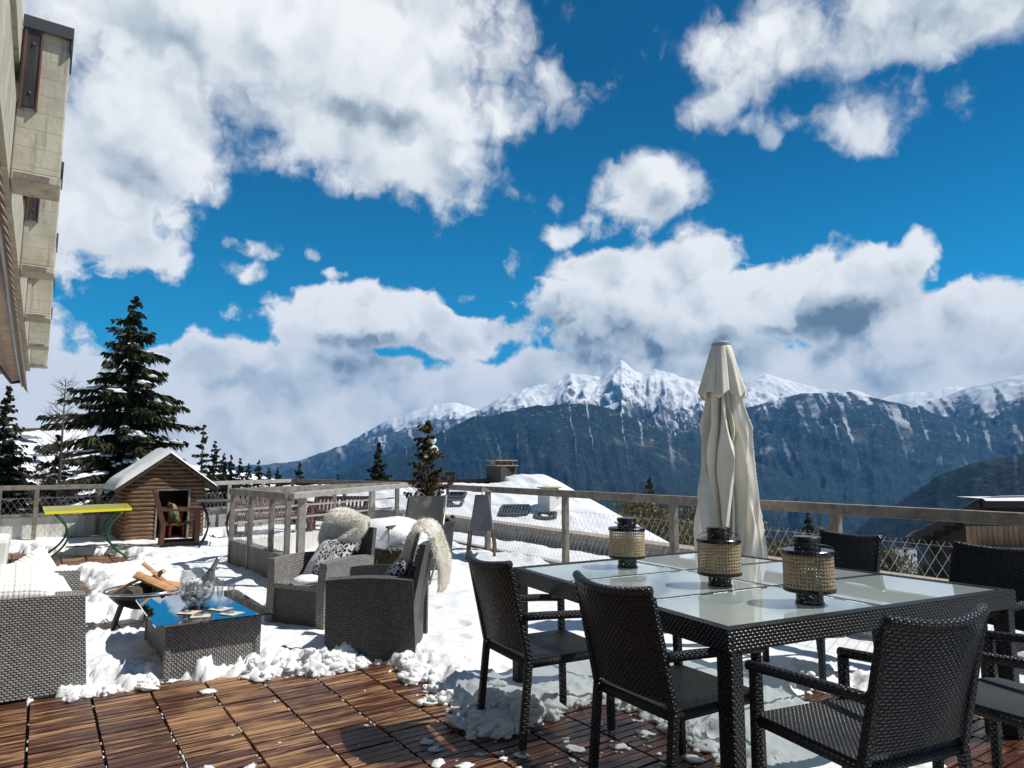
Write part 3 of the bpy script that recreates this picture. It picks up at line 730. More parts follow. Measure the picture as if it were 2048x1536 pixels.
# ---------------------------------------------------------------- railings
def chain_mesh(name, p, q, z0, z1, parent, pitch=.085, r=.0016, mat=None):
    m = MB(); p, q = Vector(p), Vector(q); L = (q - p).length; d = (q - p) / L; H = z1 - z0
    n = int(L / pitch)
    for k in range(-int(H / pitch * .62) - 1, n + 1):
        for s in (1, -1):
            run = H * .62
            a, b = k * pitch, k * pitch + run
            za, zb = (0, H) if s > 0 else (H, 0)
            t0 = max(0, (0 - a) / run) if a < 0 else 0; t1 = min(1, (L - a) / run)
            if t1 <= t0: continue
            A = p + d * (a + run * t0); B = p + d * (a + run * t1)
            o_ = .002 * s
            m.tube([(A.x, A.y + o_, z0 + za + (zb - za) * t0), (B.x, B.y + o_, z0 + za + (zb - za) * t1)], r, 4, caps=False)
    for zz in (z0 + .02, z0 + H * .5, z1 - .03):
        m.tube([(p.x, p.y, zz), (q.x, q.y, zz)], r * .9, 4, caps=False)
    return m.build(name, mat or M_WIRE, parent)
def railing(label, pts, zr, posts, base, mat, w=.09, h=.085, mesh=(.1, .87), pitch=.085, r=.0016, group=None, post_w=.07):
    c = Vector(pts[0]); t = thing('railing', label, 'railing', (c.x, c.y, base))
    off = Vector((c.x, c.y, base))
    m = MB()
    L3 = [Vector((x, y, zr)) - off for x, y in pts]
    for a, b in zip(L3[:-1], L3[1:]):
        d = (b - a).normalized() * w * .5
        m.beam(a - Vector((0, 0, h / 2)), b + d - Vector((0, 0, h / 2)), w, h)
    m.build('top_rail', mat, t, bevel=.006)
    for x, y in posts:
        k = MB(); k.box((x - off.x, y - off.y, (zr - h - base) / 2), (post_w, post_w, zr - h - base - .002)); k.build('post', mat, t, bevel=.004)
    if mesh:
        for a, b in zip(pts[:-1], pts[1:]):
            e = chain_mesh('wire_mesh', (a[0] - off.x, a[1] - off.y), (b[0] - off.x, b[1] - off.y), mesh[0] - base, mesh[1] - base, t, pitch, r)
    return t
A0, A1 = (xr(.3), .3), (xr(12.4), 12.4)
ps = [on_line(x, A0, A1) for x in (866, 976, 1130, 1345, 1667)] + [Vector((xr(1.55), 1.55))]
railing('long brown timber railing with wire mesh running behind the dining table', [A0, A1], 1.1, ps, .0, M_GREYWOOD)
FC = (5.25, 17.4); FM = (2.9, 15.45); FL = (-.72, 14.75)
q1 = [on_line(x, FC, A1) for x in (640, 690)] + [Vector(FC)]
railing('grey railing at the far corner of the terrace behind the brown benches', [A1, FC], 1.1, [Vector((5.83, 12.5))] + q1, .0, M_GREYWOOD)
railing('pale far railing between the playhouse and the terrace corner', [FC, FM], 1.09, [Vector((4.3, 16.55)), Vector((3.4, 15.75))], .0, M_PALEWOOD, pitch=.12)
railing('grey railing with wire mesh behind the yellow table and playhouse', [FM, FL], 1.07, [Vector((2.7, 15.4)), Vector((.95, 15.05)), Vector((-.02, 14.88)), Vector((-.55, 14.77))], .0, M_GREYWOOD, pitch=.1)
railing('short grey railing at the left edge beside the white planter', [(-.72, 14.6), (-.72, 11.4)], 1.04, [Vector((-.72, 14.4)), Vector((-.72, 13.1)), Vector((-.72, 11.6))], .0, M_GREYWOOD, pitch=.1)

# parapet walls: each stretch is a wall of its own
def wall(name, label, p, q, z0, z1, th, mat, cap=None, capm=None):
    p, q = Vector(p), Vector(q)
    t = thing(name, label, 'wall', (p.x, p.y, 0))
    m = MB(); m.beam((0, 0, (z0 + z1) / 2), (q.x - p.x, q.y - p.y, (z0 + z1) / 2), th, z1 - z0); m.build('wall_body', mat, t)
    if cap:
        m = MB(); m.beam((0, 0, z1 + cap[1] / 2 + .002), (q.x - p.x, q.y - p.y, z1 + cap[1] / 2 + .002), cap[0], cap[1]); m.build('coping', capm or mat, t, bevel=.008)
    return t
wall('parapet_wall', 'pale concrete parapet with a wooden coping behind the yellow table', (FL[0] - .1, FL[1] + .25), (FM[0], FM[1] + .25), -.3, .50, .16, M_CONCW, (.30, .05), M_GREYWOOD)
wall('parapet_wall', 'grey parapet under the pale far railing right of the playhouse', (FM[0], FM[1] + .27), (FC[0], FC[1] + .27), -.3, .47, .16, M_CONCG, (.30, .05), M_GREYWOOD)
wall('parapet_wall', 'grey parapet under the far corner railing behind the benches', (FC[0] + .25, FC[1]), (A1[0] + .3, A1[1] + .2), -.3, .47, .16, M_CONCG, (.30, .05), M_GREYWOOD)
cw = wall('planter_wall', 'outer planter wall with a flat stone coping beyond the long railing', (xr(.1) + 1.05, .1), (xr(12.4) + 1.05, 12.4), -.6, .38, .14, M_CONCG, (.30, .05), material('stone_coping', m_concrete((.30, .24, .19), (.42, .37, .31))))
wall('kerb_wall', 'low dark concrete kerb under the long railing', (xr(.1) + .12, .1), (xr(12.4) + .12, 12.4), -.1, .17, .12, M_CONCG)
def planter_snow():
    m = MB()
    def f(u, v):
        y = .2 + v * 12.2; x = xr(y) + .18 + u * .8
        return (x, y, .10 + .12 * float(N1.fbm(np.array([x * 2.]), np.array([y * 2.]), 4)[0]) + .05 * math.sin(u * 3.14))
    m.grid(f, 14, 180); o = m.build('planter_snow', M_SNOW, smooth=True); tag(o, kind='stuff')
planter_snow()

# sunken light well: inner railing and its white walls
WA, WB, WE = (2.22, 10.05), (2.36, 7.95), (5.62, 12.2)
railing('pale thick handrail of the inner railing behind the armchairs', [WB, (5.45, 11.3), (5.72, 12.1)], 1.1, [on_line(745, WB, WE), Vector((WB[0] + .25, WB[1] + .3))], .0, M_PALEWOOD, w=.14, h=.07, mesh=None, post_w=.085)
t = railing('inner railing with close wire mesh at the left of the light well', [WB, WA, WE], 1.1, [Vector(WA), Vector((2.27, 9.25)), Vector((2.33, 8.5)), Vector(WB), Vector((4.1, 11.25))], .0, M_GREYWOOD, mesh=(.1, .98), pitch=.095, r=.0012, post_w=.058)
for zz in (.62, .80):
    m = MB(); m.beam((WA[0] - WB[0], WA[1] - WB[1], zz), (WE[0] - WB[0], WE[1] - WB[1], zz), .03, .025); m.build('wire_rail', M_PALEWOOD, t)
wall('well_wall', 'grey concrete wall under the inner railing, facing the fire bowl', (WB[0] + .06, WB[1] - .4), (WA[0] + .06, WA[1] + .05), -.1, .40, .14, material('shaded_stained_concrete', m_concrete((.13, .13, .12), (.20, .20, .185), 1.2)))  # stained concrete, its base colour also darkened to carry this side's shade
wall('well_wall', 'white concrete wall on the far side of the light well', (WA[0] + .15, WA[1] + .1), (WE[0] - .15, WE[1] - .05), -.2, .36, .16, M_CONCW)
# ---------------------------------------------------------------- dining set
def face(fx, fy): return math.atan2(-fx, fy)
G_CH = 'black wicker chairs round the dining table'
def make_chair(label):
    t = thing('dining_chair', label, 'chair', group=G_CH)
    hw, lg = .245, .036
    def back_y(x, z): return -.235 - .11 * ((z - .44) / .47) ** 1.3 - .055 * (1 - (x / hw) ** 2) * (.35 + .65 * (z - .44) / .47)
    m = MB()
    def f(u, v):
        x = (u * 2 - 1) * hw; z = .475 + v * (.415 + .022 * (2 * u - 1) ** 2)
        return (x, back_y(x, z), z)
    m.slab(f, 14, 10, .026, (.49, .49)); m.build('backrest', M_BWICK, t, smooth=True).data.polygons.foreach_set('use_smooth', [True] * len(m.f))
    m = MB()
    pts = [(x, back_y(x, .905) , .893 + .022 * (x / hw) ** 2) for x in [(-hw + i * hw / 7) for i in range(15)]]
    m.tube(pts, .021, 8); m.build('top_rail', M_BWICK, t, smooth=True)
    m = MB(); m.slab(lambda u, v: (-.235 + .47 * u, -.235 + .50 * v, .432 - .012 * math.sin(math.pi * u) * math.sin(math.pi * v)), 8, 8, .024, (.47, .50)); m.build('seat', M_BWICKF, t, smooth=False)
    m = MB()
    for a, b in (((-.225, -.225), (-.225, .265)), ((.225, -.225), (.225, .265)), ((-.24, .26), (.24, .26)), ((-.24, -.225), (.24, -.225))):
        m.tube([(a[0], a[1], .418), (b[0], b[1], .418)], .021, 8)
    m.build('seat_frame', M_BWICKF, t, smooth=True)
    for s in (-1, 1):
        m = MB()
        m.beam((s * .238, -.275, .03), (s * .238, -.235, .44), lg, lg, (0, 1, 0)); m.beam((s * .238, -.235, .44), (s * (hw - .008), back_y(s * hw, .89), .89), lg, lg, (0, 1, 0), .032, .03)
        L = m.build('leg', M_BWICK, t, bevel=.007); k = MB(); k.box((s * .238, -.276, .016), (.030, .030, .028)); k.build('foot', M_STEEL, L)
        m = MB(); m.beam((s * .236, .262, .03), (s * .236, .252, .615), lg, lg, (0, 1, 0)); L = m.build('leg', M_BWICK, t, bevel=.007)
        k = MB(); k.box((s * .236, .262, .016), (.030, .030, .028)); k.build('foot', M_STEEL, L)
        m = MB(); m.tube([(s * .243, -.272, .655), (s * .25, -.15, .652), (s * .25, .12, .635), (s * .245, .275, .622)], .021, 8)
        m.build('armrest', M_BWICK, t, smooth=True)
    return t
c1 = make_chair('black wicker chair farthest left at the dining table, snow heaped round its back leg')
c1.location = (2.33, 3.08, 0); c1.rotation_euler.z = face(.99, -.11)
dup(c1, (2.36, 2.18, 0), face(.995, -.06), 'black wicker chair left of the dining table, next to its near corner leg')
dup(c1, (2.545, 1.47, 0), face(.20, .98), 'black wicker chair in front with sunlit weave on its back and one arm')
dup(c1, (4.47, 2.80, 0), face(-.99, .16), 'black wicker chair across the dining table just right of the closed parasol')
dup(c1, (4.42, 1.86, 0), face(-.99, .14), 'black wicker chair across the dining table in front of the dark chalet roof')
dup(c1, (3.42, 1.22, 0), face(.08, .99), 'black wicker chair cut off by the right edge, back towards us')

# table
TN, TL, TF, TR = Vector((2.325, 1.855)), Vector((2.59, 3.77)), Vector((4.34, 3.66)), Vector((4.33, 1.57))
def tb(u, v): return TN * (1 - u) * (1 - v) + TR * u * (1 - v) + TF * u * v + TL * (1 - u) * v
tc = tb(.5, .5)
tab = thing('dining_table', 'large square black wicker dining table with six frosted glass panels', 'table', (tc.x, tc.y, 0))
def tq(u, v, z): p = tb(u, v) - tc; return (p.x, p.y, z)
m = MB()
us, vs = [.0, .026, .492, .505, .974, 1.], [.0, .026, .326, .339, .661, .674, .974, 1.]
for i in range(5):
    for j in range(7):
        if i % 2 and j % 2: continue
        q = [tq(us[i], vs[j], .747), tq(us[i + 1], vs[j], .747), tq(us[i + 1], vs[j + 1], .747), tq(us[i], vs[j + 1], .747)]
        m.quad(*q)
for (a, b) in (((0, 0), (1, 0)), ((1, 0), (1, 1)), ((1, 1), (0, 1)), ((0, 1), (0, 0))):
    A, B = tq(*a, .747), tq(*b, .747); A2, B2 = tq(*a, .655), tq(*b, .655)
    L = (Vector(A) - Vector(B)).length
    m.quad(A2, B2, B, A, uv=[(0, 0), (L, 0), (L, .092), (0, .092)])
    k = .03
    A3, B3 = Vector(A2) * (1 - k), Vector(B2) * (1 - k); A3.z = B3.z = .655
    m.quad(B2, A2, A3, B3); A4, B4 = A3.copy(), B3.copy(); A4.z = B4.z = .72; m.quad(B3, A3, A4, B4)
m.build('frame', M_BWICK, tab)
def m_frost(T, b):
    n = T.noise(T.coord('Object'), 1.2, 3., .5)
    T.set(b.inputs['Base Color'], T.mix(T.ramp(n, .3, .7), (.48, .545, .53), (.54, .60, .585)))
    b.inputs['Roughness'].default_value = .03; b.inputs['IOR'].default_value = 1.9; b.inputs['Specular IOR Level'].default_value = .6; b.inputs['Coat Weight'].default_value = 1.; b.inputs['Coat IOR'].default_value = 1.9; b.inputs['Coat Roughness'].default_value = .008
    tl = T.n.new('ShaderNodeBsdfTranslucent'); tl.inputs[0].default_value = (.80, .86, .84, 1); mx = T.n.new('ShaderNodeMixShader'); mx.inputs[0].default_value = .22
    T.l.new(b.outputs[0], mx.inputs[1]); T.l.new(tl.outputs[0], mx.inputs[2])
    # thin etched glass: lets light through when met steeply, milky and mirror-like at a slant
    lw = T.n.new('ShaderNodeLayerWeight'); lw.inputs[0].default_value = .5; tr = T.n.new('ShaderNodeBsdfTransparent'); tr.inputs[0].default_value = (.92, .94, .935, 1)
    m2 = T.n.new('ShaderNodeMixShader'); T.set(m2.inputs[0], T.ramp(lw.outputs['Facing'], .15, .52, .30, 1.)); T.l.new(tr.outputs[0], m2.inputs[1]); T.l.new(mx.outputs[0], m2.inputs[2]); T.l.new(m2.outputs[0], T.n['Material Output'].inputs[0])
M_FROST = material('frosted_glass', m_frost)
for i in (1, 3):
    for j in (1, 3, 5):
        m = MB(); e = .0012
        a = [tq(us[i] + e, vs[j] + e, .7435), tq(us[i + 1] - e, vs[j] + e, .7435), tq(us[i + 1] - e, vs[j + 1] - e, .7435), tq(us[i] + e, vs[j + 1] - e, .7435)]
        m.quad(*a)
        lo_ = [(p[0], p[1], .7395) for p in a]
        for k in range(4): m.quad(lo_[k], lo_[(k + 1) % 4], a[(k + 1) % 4], a[k])
        m.quad(*lo_[::-1]); m.build('glass_panel', M_FROST, tab)
for u, v in ((.021, .021), (.979, .021), (.979, .979), (.021, .979)):
    p = tq(u, v, 0); m = MB(); m.beam((p[0], p[1], 0), (p[0], p[1], .7375), .078, .078, (0, 1, 0)); m.build('leg', M_BWICK, tab, bevel=.01)

# cane lanterns
def m_cane(T, b):
    uv = T.n.new('ShaderNodeUVMap').outputs[0]
    s = T.n.new('ShaderNodeSeparateXYZ'); T.l.new(T.scale(uv, (1 / .0172, 1 / .0172, 1)), s.inputs[0])
    fu = T.math('SUBTRACT', T.math('FRACT', s.outputs[0]), .5); fv = T.math('SUBTRACT', T.math('FRACT', s.outputs[1]), .5)
    d = T.math('SQRT', T.math('ADD', T.math('MULTIPLY', fu, fu), T.math('MULTIPLY', fv, fv)))
    hole = T.math('LESS_THAN', d, .275)
    dg = T.math('ABSOLUTE', T.math('SUBTRACT', T.math('ABSOLUTE', fu), T.math('ABSOLUTE', fv)))
    c = T.mix(T.ramp(T.noise(uv, 60., 3.), .3, .7), (.36, .25, .135), (.52, .39, .235))
    T.set(b.inputs['Base Color'], T.mix(T.ramp(dg, .0, .10, .55, 0.), c, (.22, .13, .06)))
    b.inputs['Roughness'].default_value = .55
    T.set(b.inputs['Normal'], T.bump(T.math('ADD', d, T.math('MULTIPLY', dg, -.6)), .8, .004))
    tr = T.n.new('ShaderNodeBsdfTransparent'); mx = T.n.new('ShaderNodeMixShader')
    T.set(mx.inputs[0], hole); T.l.new(b.outputs[0], mx.inputs[1]); T.l.new(tr.outputs[0], mx.inputs[2]); T.l.new(mx.outputs[0], T.n['Material Output'].inputs[0])
M_CANE = material('woven_cane', m_cane)
def m_pierced(T, b):
    uv = T.n.new('ShaderNodeUVMap').outputs[0]
    v = T.n.new('ShaderNodeTexVoronoi'); v.inputs['Scale'].default_value = 95.; T.set(v.inputs['Vector'], uv)
    hole = T.math('LESS_THAN', v.outputs['Distance'], .36)
    b.inputs['Base Color'].default_value = (.012, .012, .013, 1); b.inputs['Roughness'].default_value = .3
    tr = T.n.new('ShaderNodeBsdfTransparent'); mx = T.n.new('ShaderNodeMixShader')
    T.set(mx.inputs[0], hole); T.l.new(b.outputs[0], mx.inputs[1]); T.l.new(tr.outputs[0], mx.inputs[2]); T.l.new(mx.outputs[0], T.n['Material Output'].inputs[0])
M_PIERCE = material('pierced_black_metal', m_pierced)
M_GLOSSB = material('glossy_black_metal', color=(.010, .010, .011), rough=.22)
M_CANDLE = material('candle_wax', color=(.72, .68, .58), rough=.5)
def make_lantern(label):
    t = thing('table_lantern', label, 'lantern', group='cane lanterns on the dining table')
    m = MB(); m.lathe([(.062, .0), (.062, .062)], 28); m.build('foot', M_PIERCE, t, smooth=True)
    m = MB(); m.lathe([(.064, 0), (.067, .002), (.067, .008), (.062, .01)], 28); m.lathe([(.04, .060), (.117, .060), (.121, .063), (.121, .076), (.117, .078), (.117, .067), (.04, .067)], 36); m.build('base_ring', M_GLOSSB, t, smooth=False)
    m = MB(); m.lathe([(.116, .078), (.116, .238)], 48); m.build('cane_shade', M_CANE, t, smooth=True)
    m = MB(); m.lathe([(.117, .236), (.122, .238), (.122, .252), (.118, .256), (.06, .257)], 40); m.build('lid', M_GLOSSB, t)
    m = MB(); m.lathe([(.062, .257), (.062, .302)], 28); c = m.build('collar', M_PIERCE, t, smooth=True)
    m = MB(); m.lathe([(.060, .300), (.065, .303), (.065, .315), (.060, .319), (.03, .321), (.0, .321)], 28); m.build('cap', M_GLOSSB, c)
    m = MB(); m.lathe([(.0, .066), (.035, .066), (.035, .15), (.0, .152)], 16); m.build('candle', M_CANDLE, t, smooth=False)
    m = MB(); pts = [(.112 * math.cos(a), .028 + .10 * math.sin(a) * .55, .262 + .028 * math.sin(a)) for a in [math.pi * k / 14 for k in range(15)]]
    m.tube(pts, .0022, 6); m.build('handle', M_BLACK, t, smooth=True)
    return t
l1 = make_lantern('middle one of three cane and black metal lanterns on the glass table')
p = at(1440, 1171, .7437); l1.location = p; l1.rotation_euler.z = -1.0
dup(l1, at(1255, 1134, .7437), .9, 'cane and black metal lantern farthest from us on the glass table')
dup(l1, at(1620, 1207, .7437), 2.3, 'cane and black metal lantern nearest to us on the glass table')

# closed parasol
def parasol():
    px, py = 5.0, 4.0
    px, py = far(1450, 900, 6.0)[:2]
    t = thing('closed_parasol', 'tall closed cream parasol standing behind the dining table', 'parasol', (px, py, 0))
    def m_cloth(T, b):
        n = T.noise(T.coord('Object'), 5., 5., .6)
        T.set(b.inputs['Base Color'], T.mix(T.ramp(n, .3, .75), (.70, .645, .545), (.80, .755, .66)))
        b.inputs['Roughness'].default_value = .85; b.inputs['Specular IOR Level'].default_value = .15
        T.set(b.inputs['Normal'], T.bump(T.noise(T.scale(T.coord('Object'), (9, 9, 1.3)), 1.5, 4., .6), .35, .02))
    mc = material('cream_canvas', m_cloth)
    m = MB(); m.lathe([(.0, .02), (.30, .02), (.30, .07), (.05, .09)], 28); m.build('base_plate', M_DGREY, t)
    m = MB(); m.tube([(0, 0, .08), (0, 0, 2.46)], .022, 12); m.build('pole', M_DGREY, t, smooth=True)
    # canopy: gathered folds; radius and fold depth change with height, folds twist round the pole
    prof = [(.50, .31), (.70, .305), (.90, .290), (1.10, .268), (1.30, .245), (1.50, .228), (1.66, .212), (1.78, .19), (1.90, .170), (2.02, .152), (2.13, .145)]
    zs = np.linspace(.50, 2.13, 170); n = 400
    def rad(z): return float(np.interp(z, [a for a, b in prof], [b for a, b in prof]))
    rd = random.Random(12)
    gr = [(2 * math.pi * k / 13 + rd.uniform(-.25, .25), rd.uniform(-.34, .34), rd.uniform(1.1, 2.2), rd.uniform(0, 6.28), rd.uniform(.13, .21), rd.uniform(.34, .62)) for k in range(13)]
    sm_ = [(rd.uniform(0, 6.28), rd.uniform(-1.2, 1.2), rd.uniform(.9, 2.0), rd.uniform(.05, .10), rd.uniform(.10, .22)) for k in range(22)]
    def fold(an, z):
        v = 1.
        for a0, dr, fq, ph, w, dp in gr:
            a = a0 + dr * (z - 1.2) + .16 * math.sin(fq * z * 2.2 + ph) + .22 * math.exp(-((z - 1.75) / .2) ** 2) * math.sin(ph * 3)
            d = (an - a + math.pi) % (2 * math.pi) - math.pi
            x = d / w
            v -= dp * math.exp(-abs(x) * (3.2 if x < 0 else 1.1)); v += .20 * math.exp(-abs(x + 1.0) * 2.2)
        for a0, dr, zc, w, dp in sm_:
            d = (an - a0 - dr * (z - zc) + math.pi) % (2 * math.pi) - math.pi
            v += dp * math.exp(-(d / (w * 2.2)) ** 2) * math.exp(-((z - zc) / .26) ** 2) * (1 if dr > 0 else -.8)
        return max(v, .22) * .90
    m = MB()
    for z in zs:
        for j in range(n):
            an = 2 * math.pi * j / n; r = rad(z) * fold(an, z)
            m.v.append((r * math.cos(an), r * math.sin(an), z + .02 * math.sin(3 * an) * (z < .52)))
    for i in range(len(zs) - 1):
        for j in range(n):
            j2 = (j + 1) % n; m.face((i * n + j, i * n + j2, (i + 1) * n + j2, (i + 1) * n + j))
    m.build('canopy', mc, t, smooth=True)
    m = MB(); zs = np.linspace(2.02, 2.475, 26); n = 144
    for z in zs:
        for j in range(n):
            an = 2 * math.pi * j / n; q = (2.475 - z) / .455
            r = .078 + .135 * q ** .85
            s = abs(math.sin(an * 3.5 + .5 + .5 * math.sin(2 * an))) ** .5
            r *= 1 - .46 * q ** .7 * (1 - s) + .035 * math.sin(17 * an) * q
            dz = -.03 * math.sin(an * 7 + 1.2) * q ** 3
            m.v.append((r * math.cos(an), r * math.sin(an), z + dz))
    for i in range(len(zs) - 1):
        for j in range(n):
            j2 = (j + 1) % n; m.face((i * n + j, i * n + j2, (i + 1) * n + j2, (i + 1) * n + j))
    o = m.build('vent_flap', mc, t, smooth=True); s = o.modifiers.new('th', 'SOLIDIFY'); s.thickness = .006
    m = MB(); m.lathe([(.080, 2.468), (.083, 2.474), (.083, 2.492)], 32); m.lathe([(.083, 2.492), (.076, 2.498), (.06, 2.51), (.03, 2.518), (.0, 2.52)], 32)
    m.build('cap', material('grey_plastic_cap', color=(.30, .31, .33), rough=.5), t, smooth=False)
parasol()

# ---------------------------------------------------------------- lounge set
def make_armchair(label, group=None, w=.70, d=.66, ah=.585, bh=.83, name='wicker_armchair', cat='armchair', mat=None, dark=None, arm=.085):
    mat = mat or M_GWICK; dark = dark or M_GWICKD
    t = thing(name, label, cat, group=group); hw, hd = w / 2, d / 2
    for s in (-1, 1):
        m = MB()
        def f(u, v, s=s):
            y = -hd + d * u * (1 - .045 * v) ; z = .012 + (ah - .012) * v + .018 * math.sin(math.pi * u) * v
            x = s * (hw - arm / 2 + .018 * (v - .5) - .015 * math.sin(math.pi * v))
            return (x, y if s > 0 else -y - 0 * v, z)
        m.slab(f, 12, 10, arm, (d, ah)); m.build('armrest', mat, t, smooth=False)
    m = MB()
    def fb(u, v):
        x = (u - .5) * (w - .03 - .10 * max(0, v - .5)); z = .05 + (bh - .05) * v
        return (x, -hd + .06 - .15 * max(0, (v - .3)) ** 1.2 - .03 * math.sin(math.pi * u), z)
    m.slab(fb, 10, 12, .042, (w, bh)); m.build('backrest', dark, t)
    m = MB(); m.bounds((-hw + arm + .002, -hd + .08, .34), (hw - arm - .002, hd - .02, .385)); m.build('seat', mat, t, bevel=.012)
    m = MB(); m.bounds((-hw + arm + .003, hd - .06, .012), (hw - arm - .003, hd - .03, .338)); m.build('front_panel', dark, t)
    return t
GA = 'grey wicker armchairs with sheepskins'
AF1, AF2 = Vector((-.87, -.48)).normalized(), Vector((-.82, .57)).normalized()
a1 = make_armchair('grey wicker armchair farther from us, with a plump sheepskin folded over its back', GA); a1.location = (2.16, 6.20, .0); a1.rotation_euler.z = face(*AF1)
a2 = dup(a1, (2.23, 5.05, 0), face(*AF2), 'grey wicker armchair nearer to us, a shaggy sheepskin hanging over its back')
for ch in a2.children:
    if ch.name.startswith('armrest'): ch.data = ch.data.copy(); ch.data.materials[0] = M_GWICKD
sofa = make_armchair('wide grey wicker loveseat at the left edge under white knitted cushions', None, 1.25, .95, .60, .82, 'wicker_loveseat', 'sofa', arm=.12)
sofa.location = (-.155, 5.80, 0); sofa.rotation_euler.z = face(1, .02)

def pillow_mesh(w, h, th, n=18, wr=0., sag=0.):
    m = MB()
    def f(sg):
        def g(u, v):
            a, b = 2 * u - 1, 2 * v - 1
            e = max(0, (1 - a ** 4) * (1 - b ** 4)) ** .55
            pin = 1 - .07 * (a * a * (1 - b * b) + b * b * (1 - a * a)) + 0.03 * a * a * b * b
            z = sg * th / 2 * e + wr * math.sin(7 * a + 3 * b) * math.sin(5 * b - 2 * a) * e
            return (a * w / 2 * pin, b * h / 2 * pin, z - sag * (1 - a * a))
        return g
    m.grid(f(1), n, n, (w, h)); m.grid(lambda u, v: f(-1)(u, 1 - v), n, n, (w, h))
    return m
def place(o, c, xa, ya):
    """orient local x along xa and local y along ya (made square), centre at c"""
    xa = Vector(xa).normalized(); za = xa.cross(Vector(ya)).normalized(); ya = za.cross(xa)
    o.matrix_world = Matrix(((xa.x, ya.x, za.x, c[0]), (xa.y, ya.y, za.y, c[1]), (xa.z, ya.z, za.z, c[2]), (0, 0, 0, 1)))
    return o
def m_leaf(T, b):
    uv = T.n.new('ShaderNodeUVMap').outputs[0]
    s = T.n.new('ShaderNodeSeparateXYZ'); T.l.new(uv, s.inputs[0])
    w = T.vmath('MULTIPLY_ADD', T.noise(uv, 9., 2., .5, out=1), (.05, .05, 0), uv)
    v = T.n.new('ShaderNodeTexVoronoi'); v.feature = 'DISTANCE_TO_EDGE'; T.set(v.inputs['Vector'], T.scale(w, (1.5, 1., 1.))); v.inputs['Scale'].default_value = 27.
    scales = T.math('LESS_THAN', v.outputs['Distance'], .12)
    v2 = T.n.new('ShaderNodeTexVoronoi'); T.set(v2.inputs['Vector'], T.scale(w, (1., 2., 1.))); v2.inputs['Scale'].default_value = 14.
    sprig = T.math('LESS_THAN', v2.outputs['Distance'], .20)
    half = T.ramp(T.math('ADD', s.outputs[0], T.math('MULTIPLY', T.noise(uv, 6., 3.), .16)), .37, .39)
    ink = T.mix(half, T.mix(scales, (.03, .03, .035), (.66, .66, .67)), T.mix(sprig, (.74, .74, .75), (.04, .04, .045)))
    T.set(b.inputs['Base Color'], ink); b.inputs['Roughness'].default_value = .9; b.inputs['Specular IOR Level'].default_value = .1
M_LEAF = material('leaf_print_fabric', m_leaf)
def cushion(label, c, xa, ya, w=.42, h=.40, th=.14, mat=None, group=None, name='cushion'):
    o = pillow_mesh(w, h, th, wr=.006).build(name, mat or M_LEAF, smooth=True)
    place(o, c, xa, ya); return tag(o, label, 'cushion', group)
def local(ch, x, y, z): return ch.matrix_basis @ Vector((x, y, z))
bpy.context.view_layer.update()
def rt(f): return Vector((f.y, -f.x, 0))
F1, F2 = Vector((*AF1, 0)), Vector((*AF2, 0))
cushion('black and white leaf-print cushion on the farther grey armchair', local(a1, -.02, -.10, .575), -rt(F1) * -1, Vector((0, 0, .62)) - F1 * .55)
cushion('black and white leaf-print cushion half hidden behind the nearer armchair arm', local(a2, -.01, -.10, .535), rt(F2), Vector((0, 0, .62)) - F2 * .42)

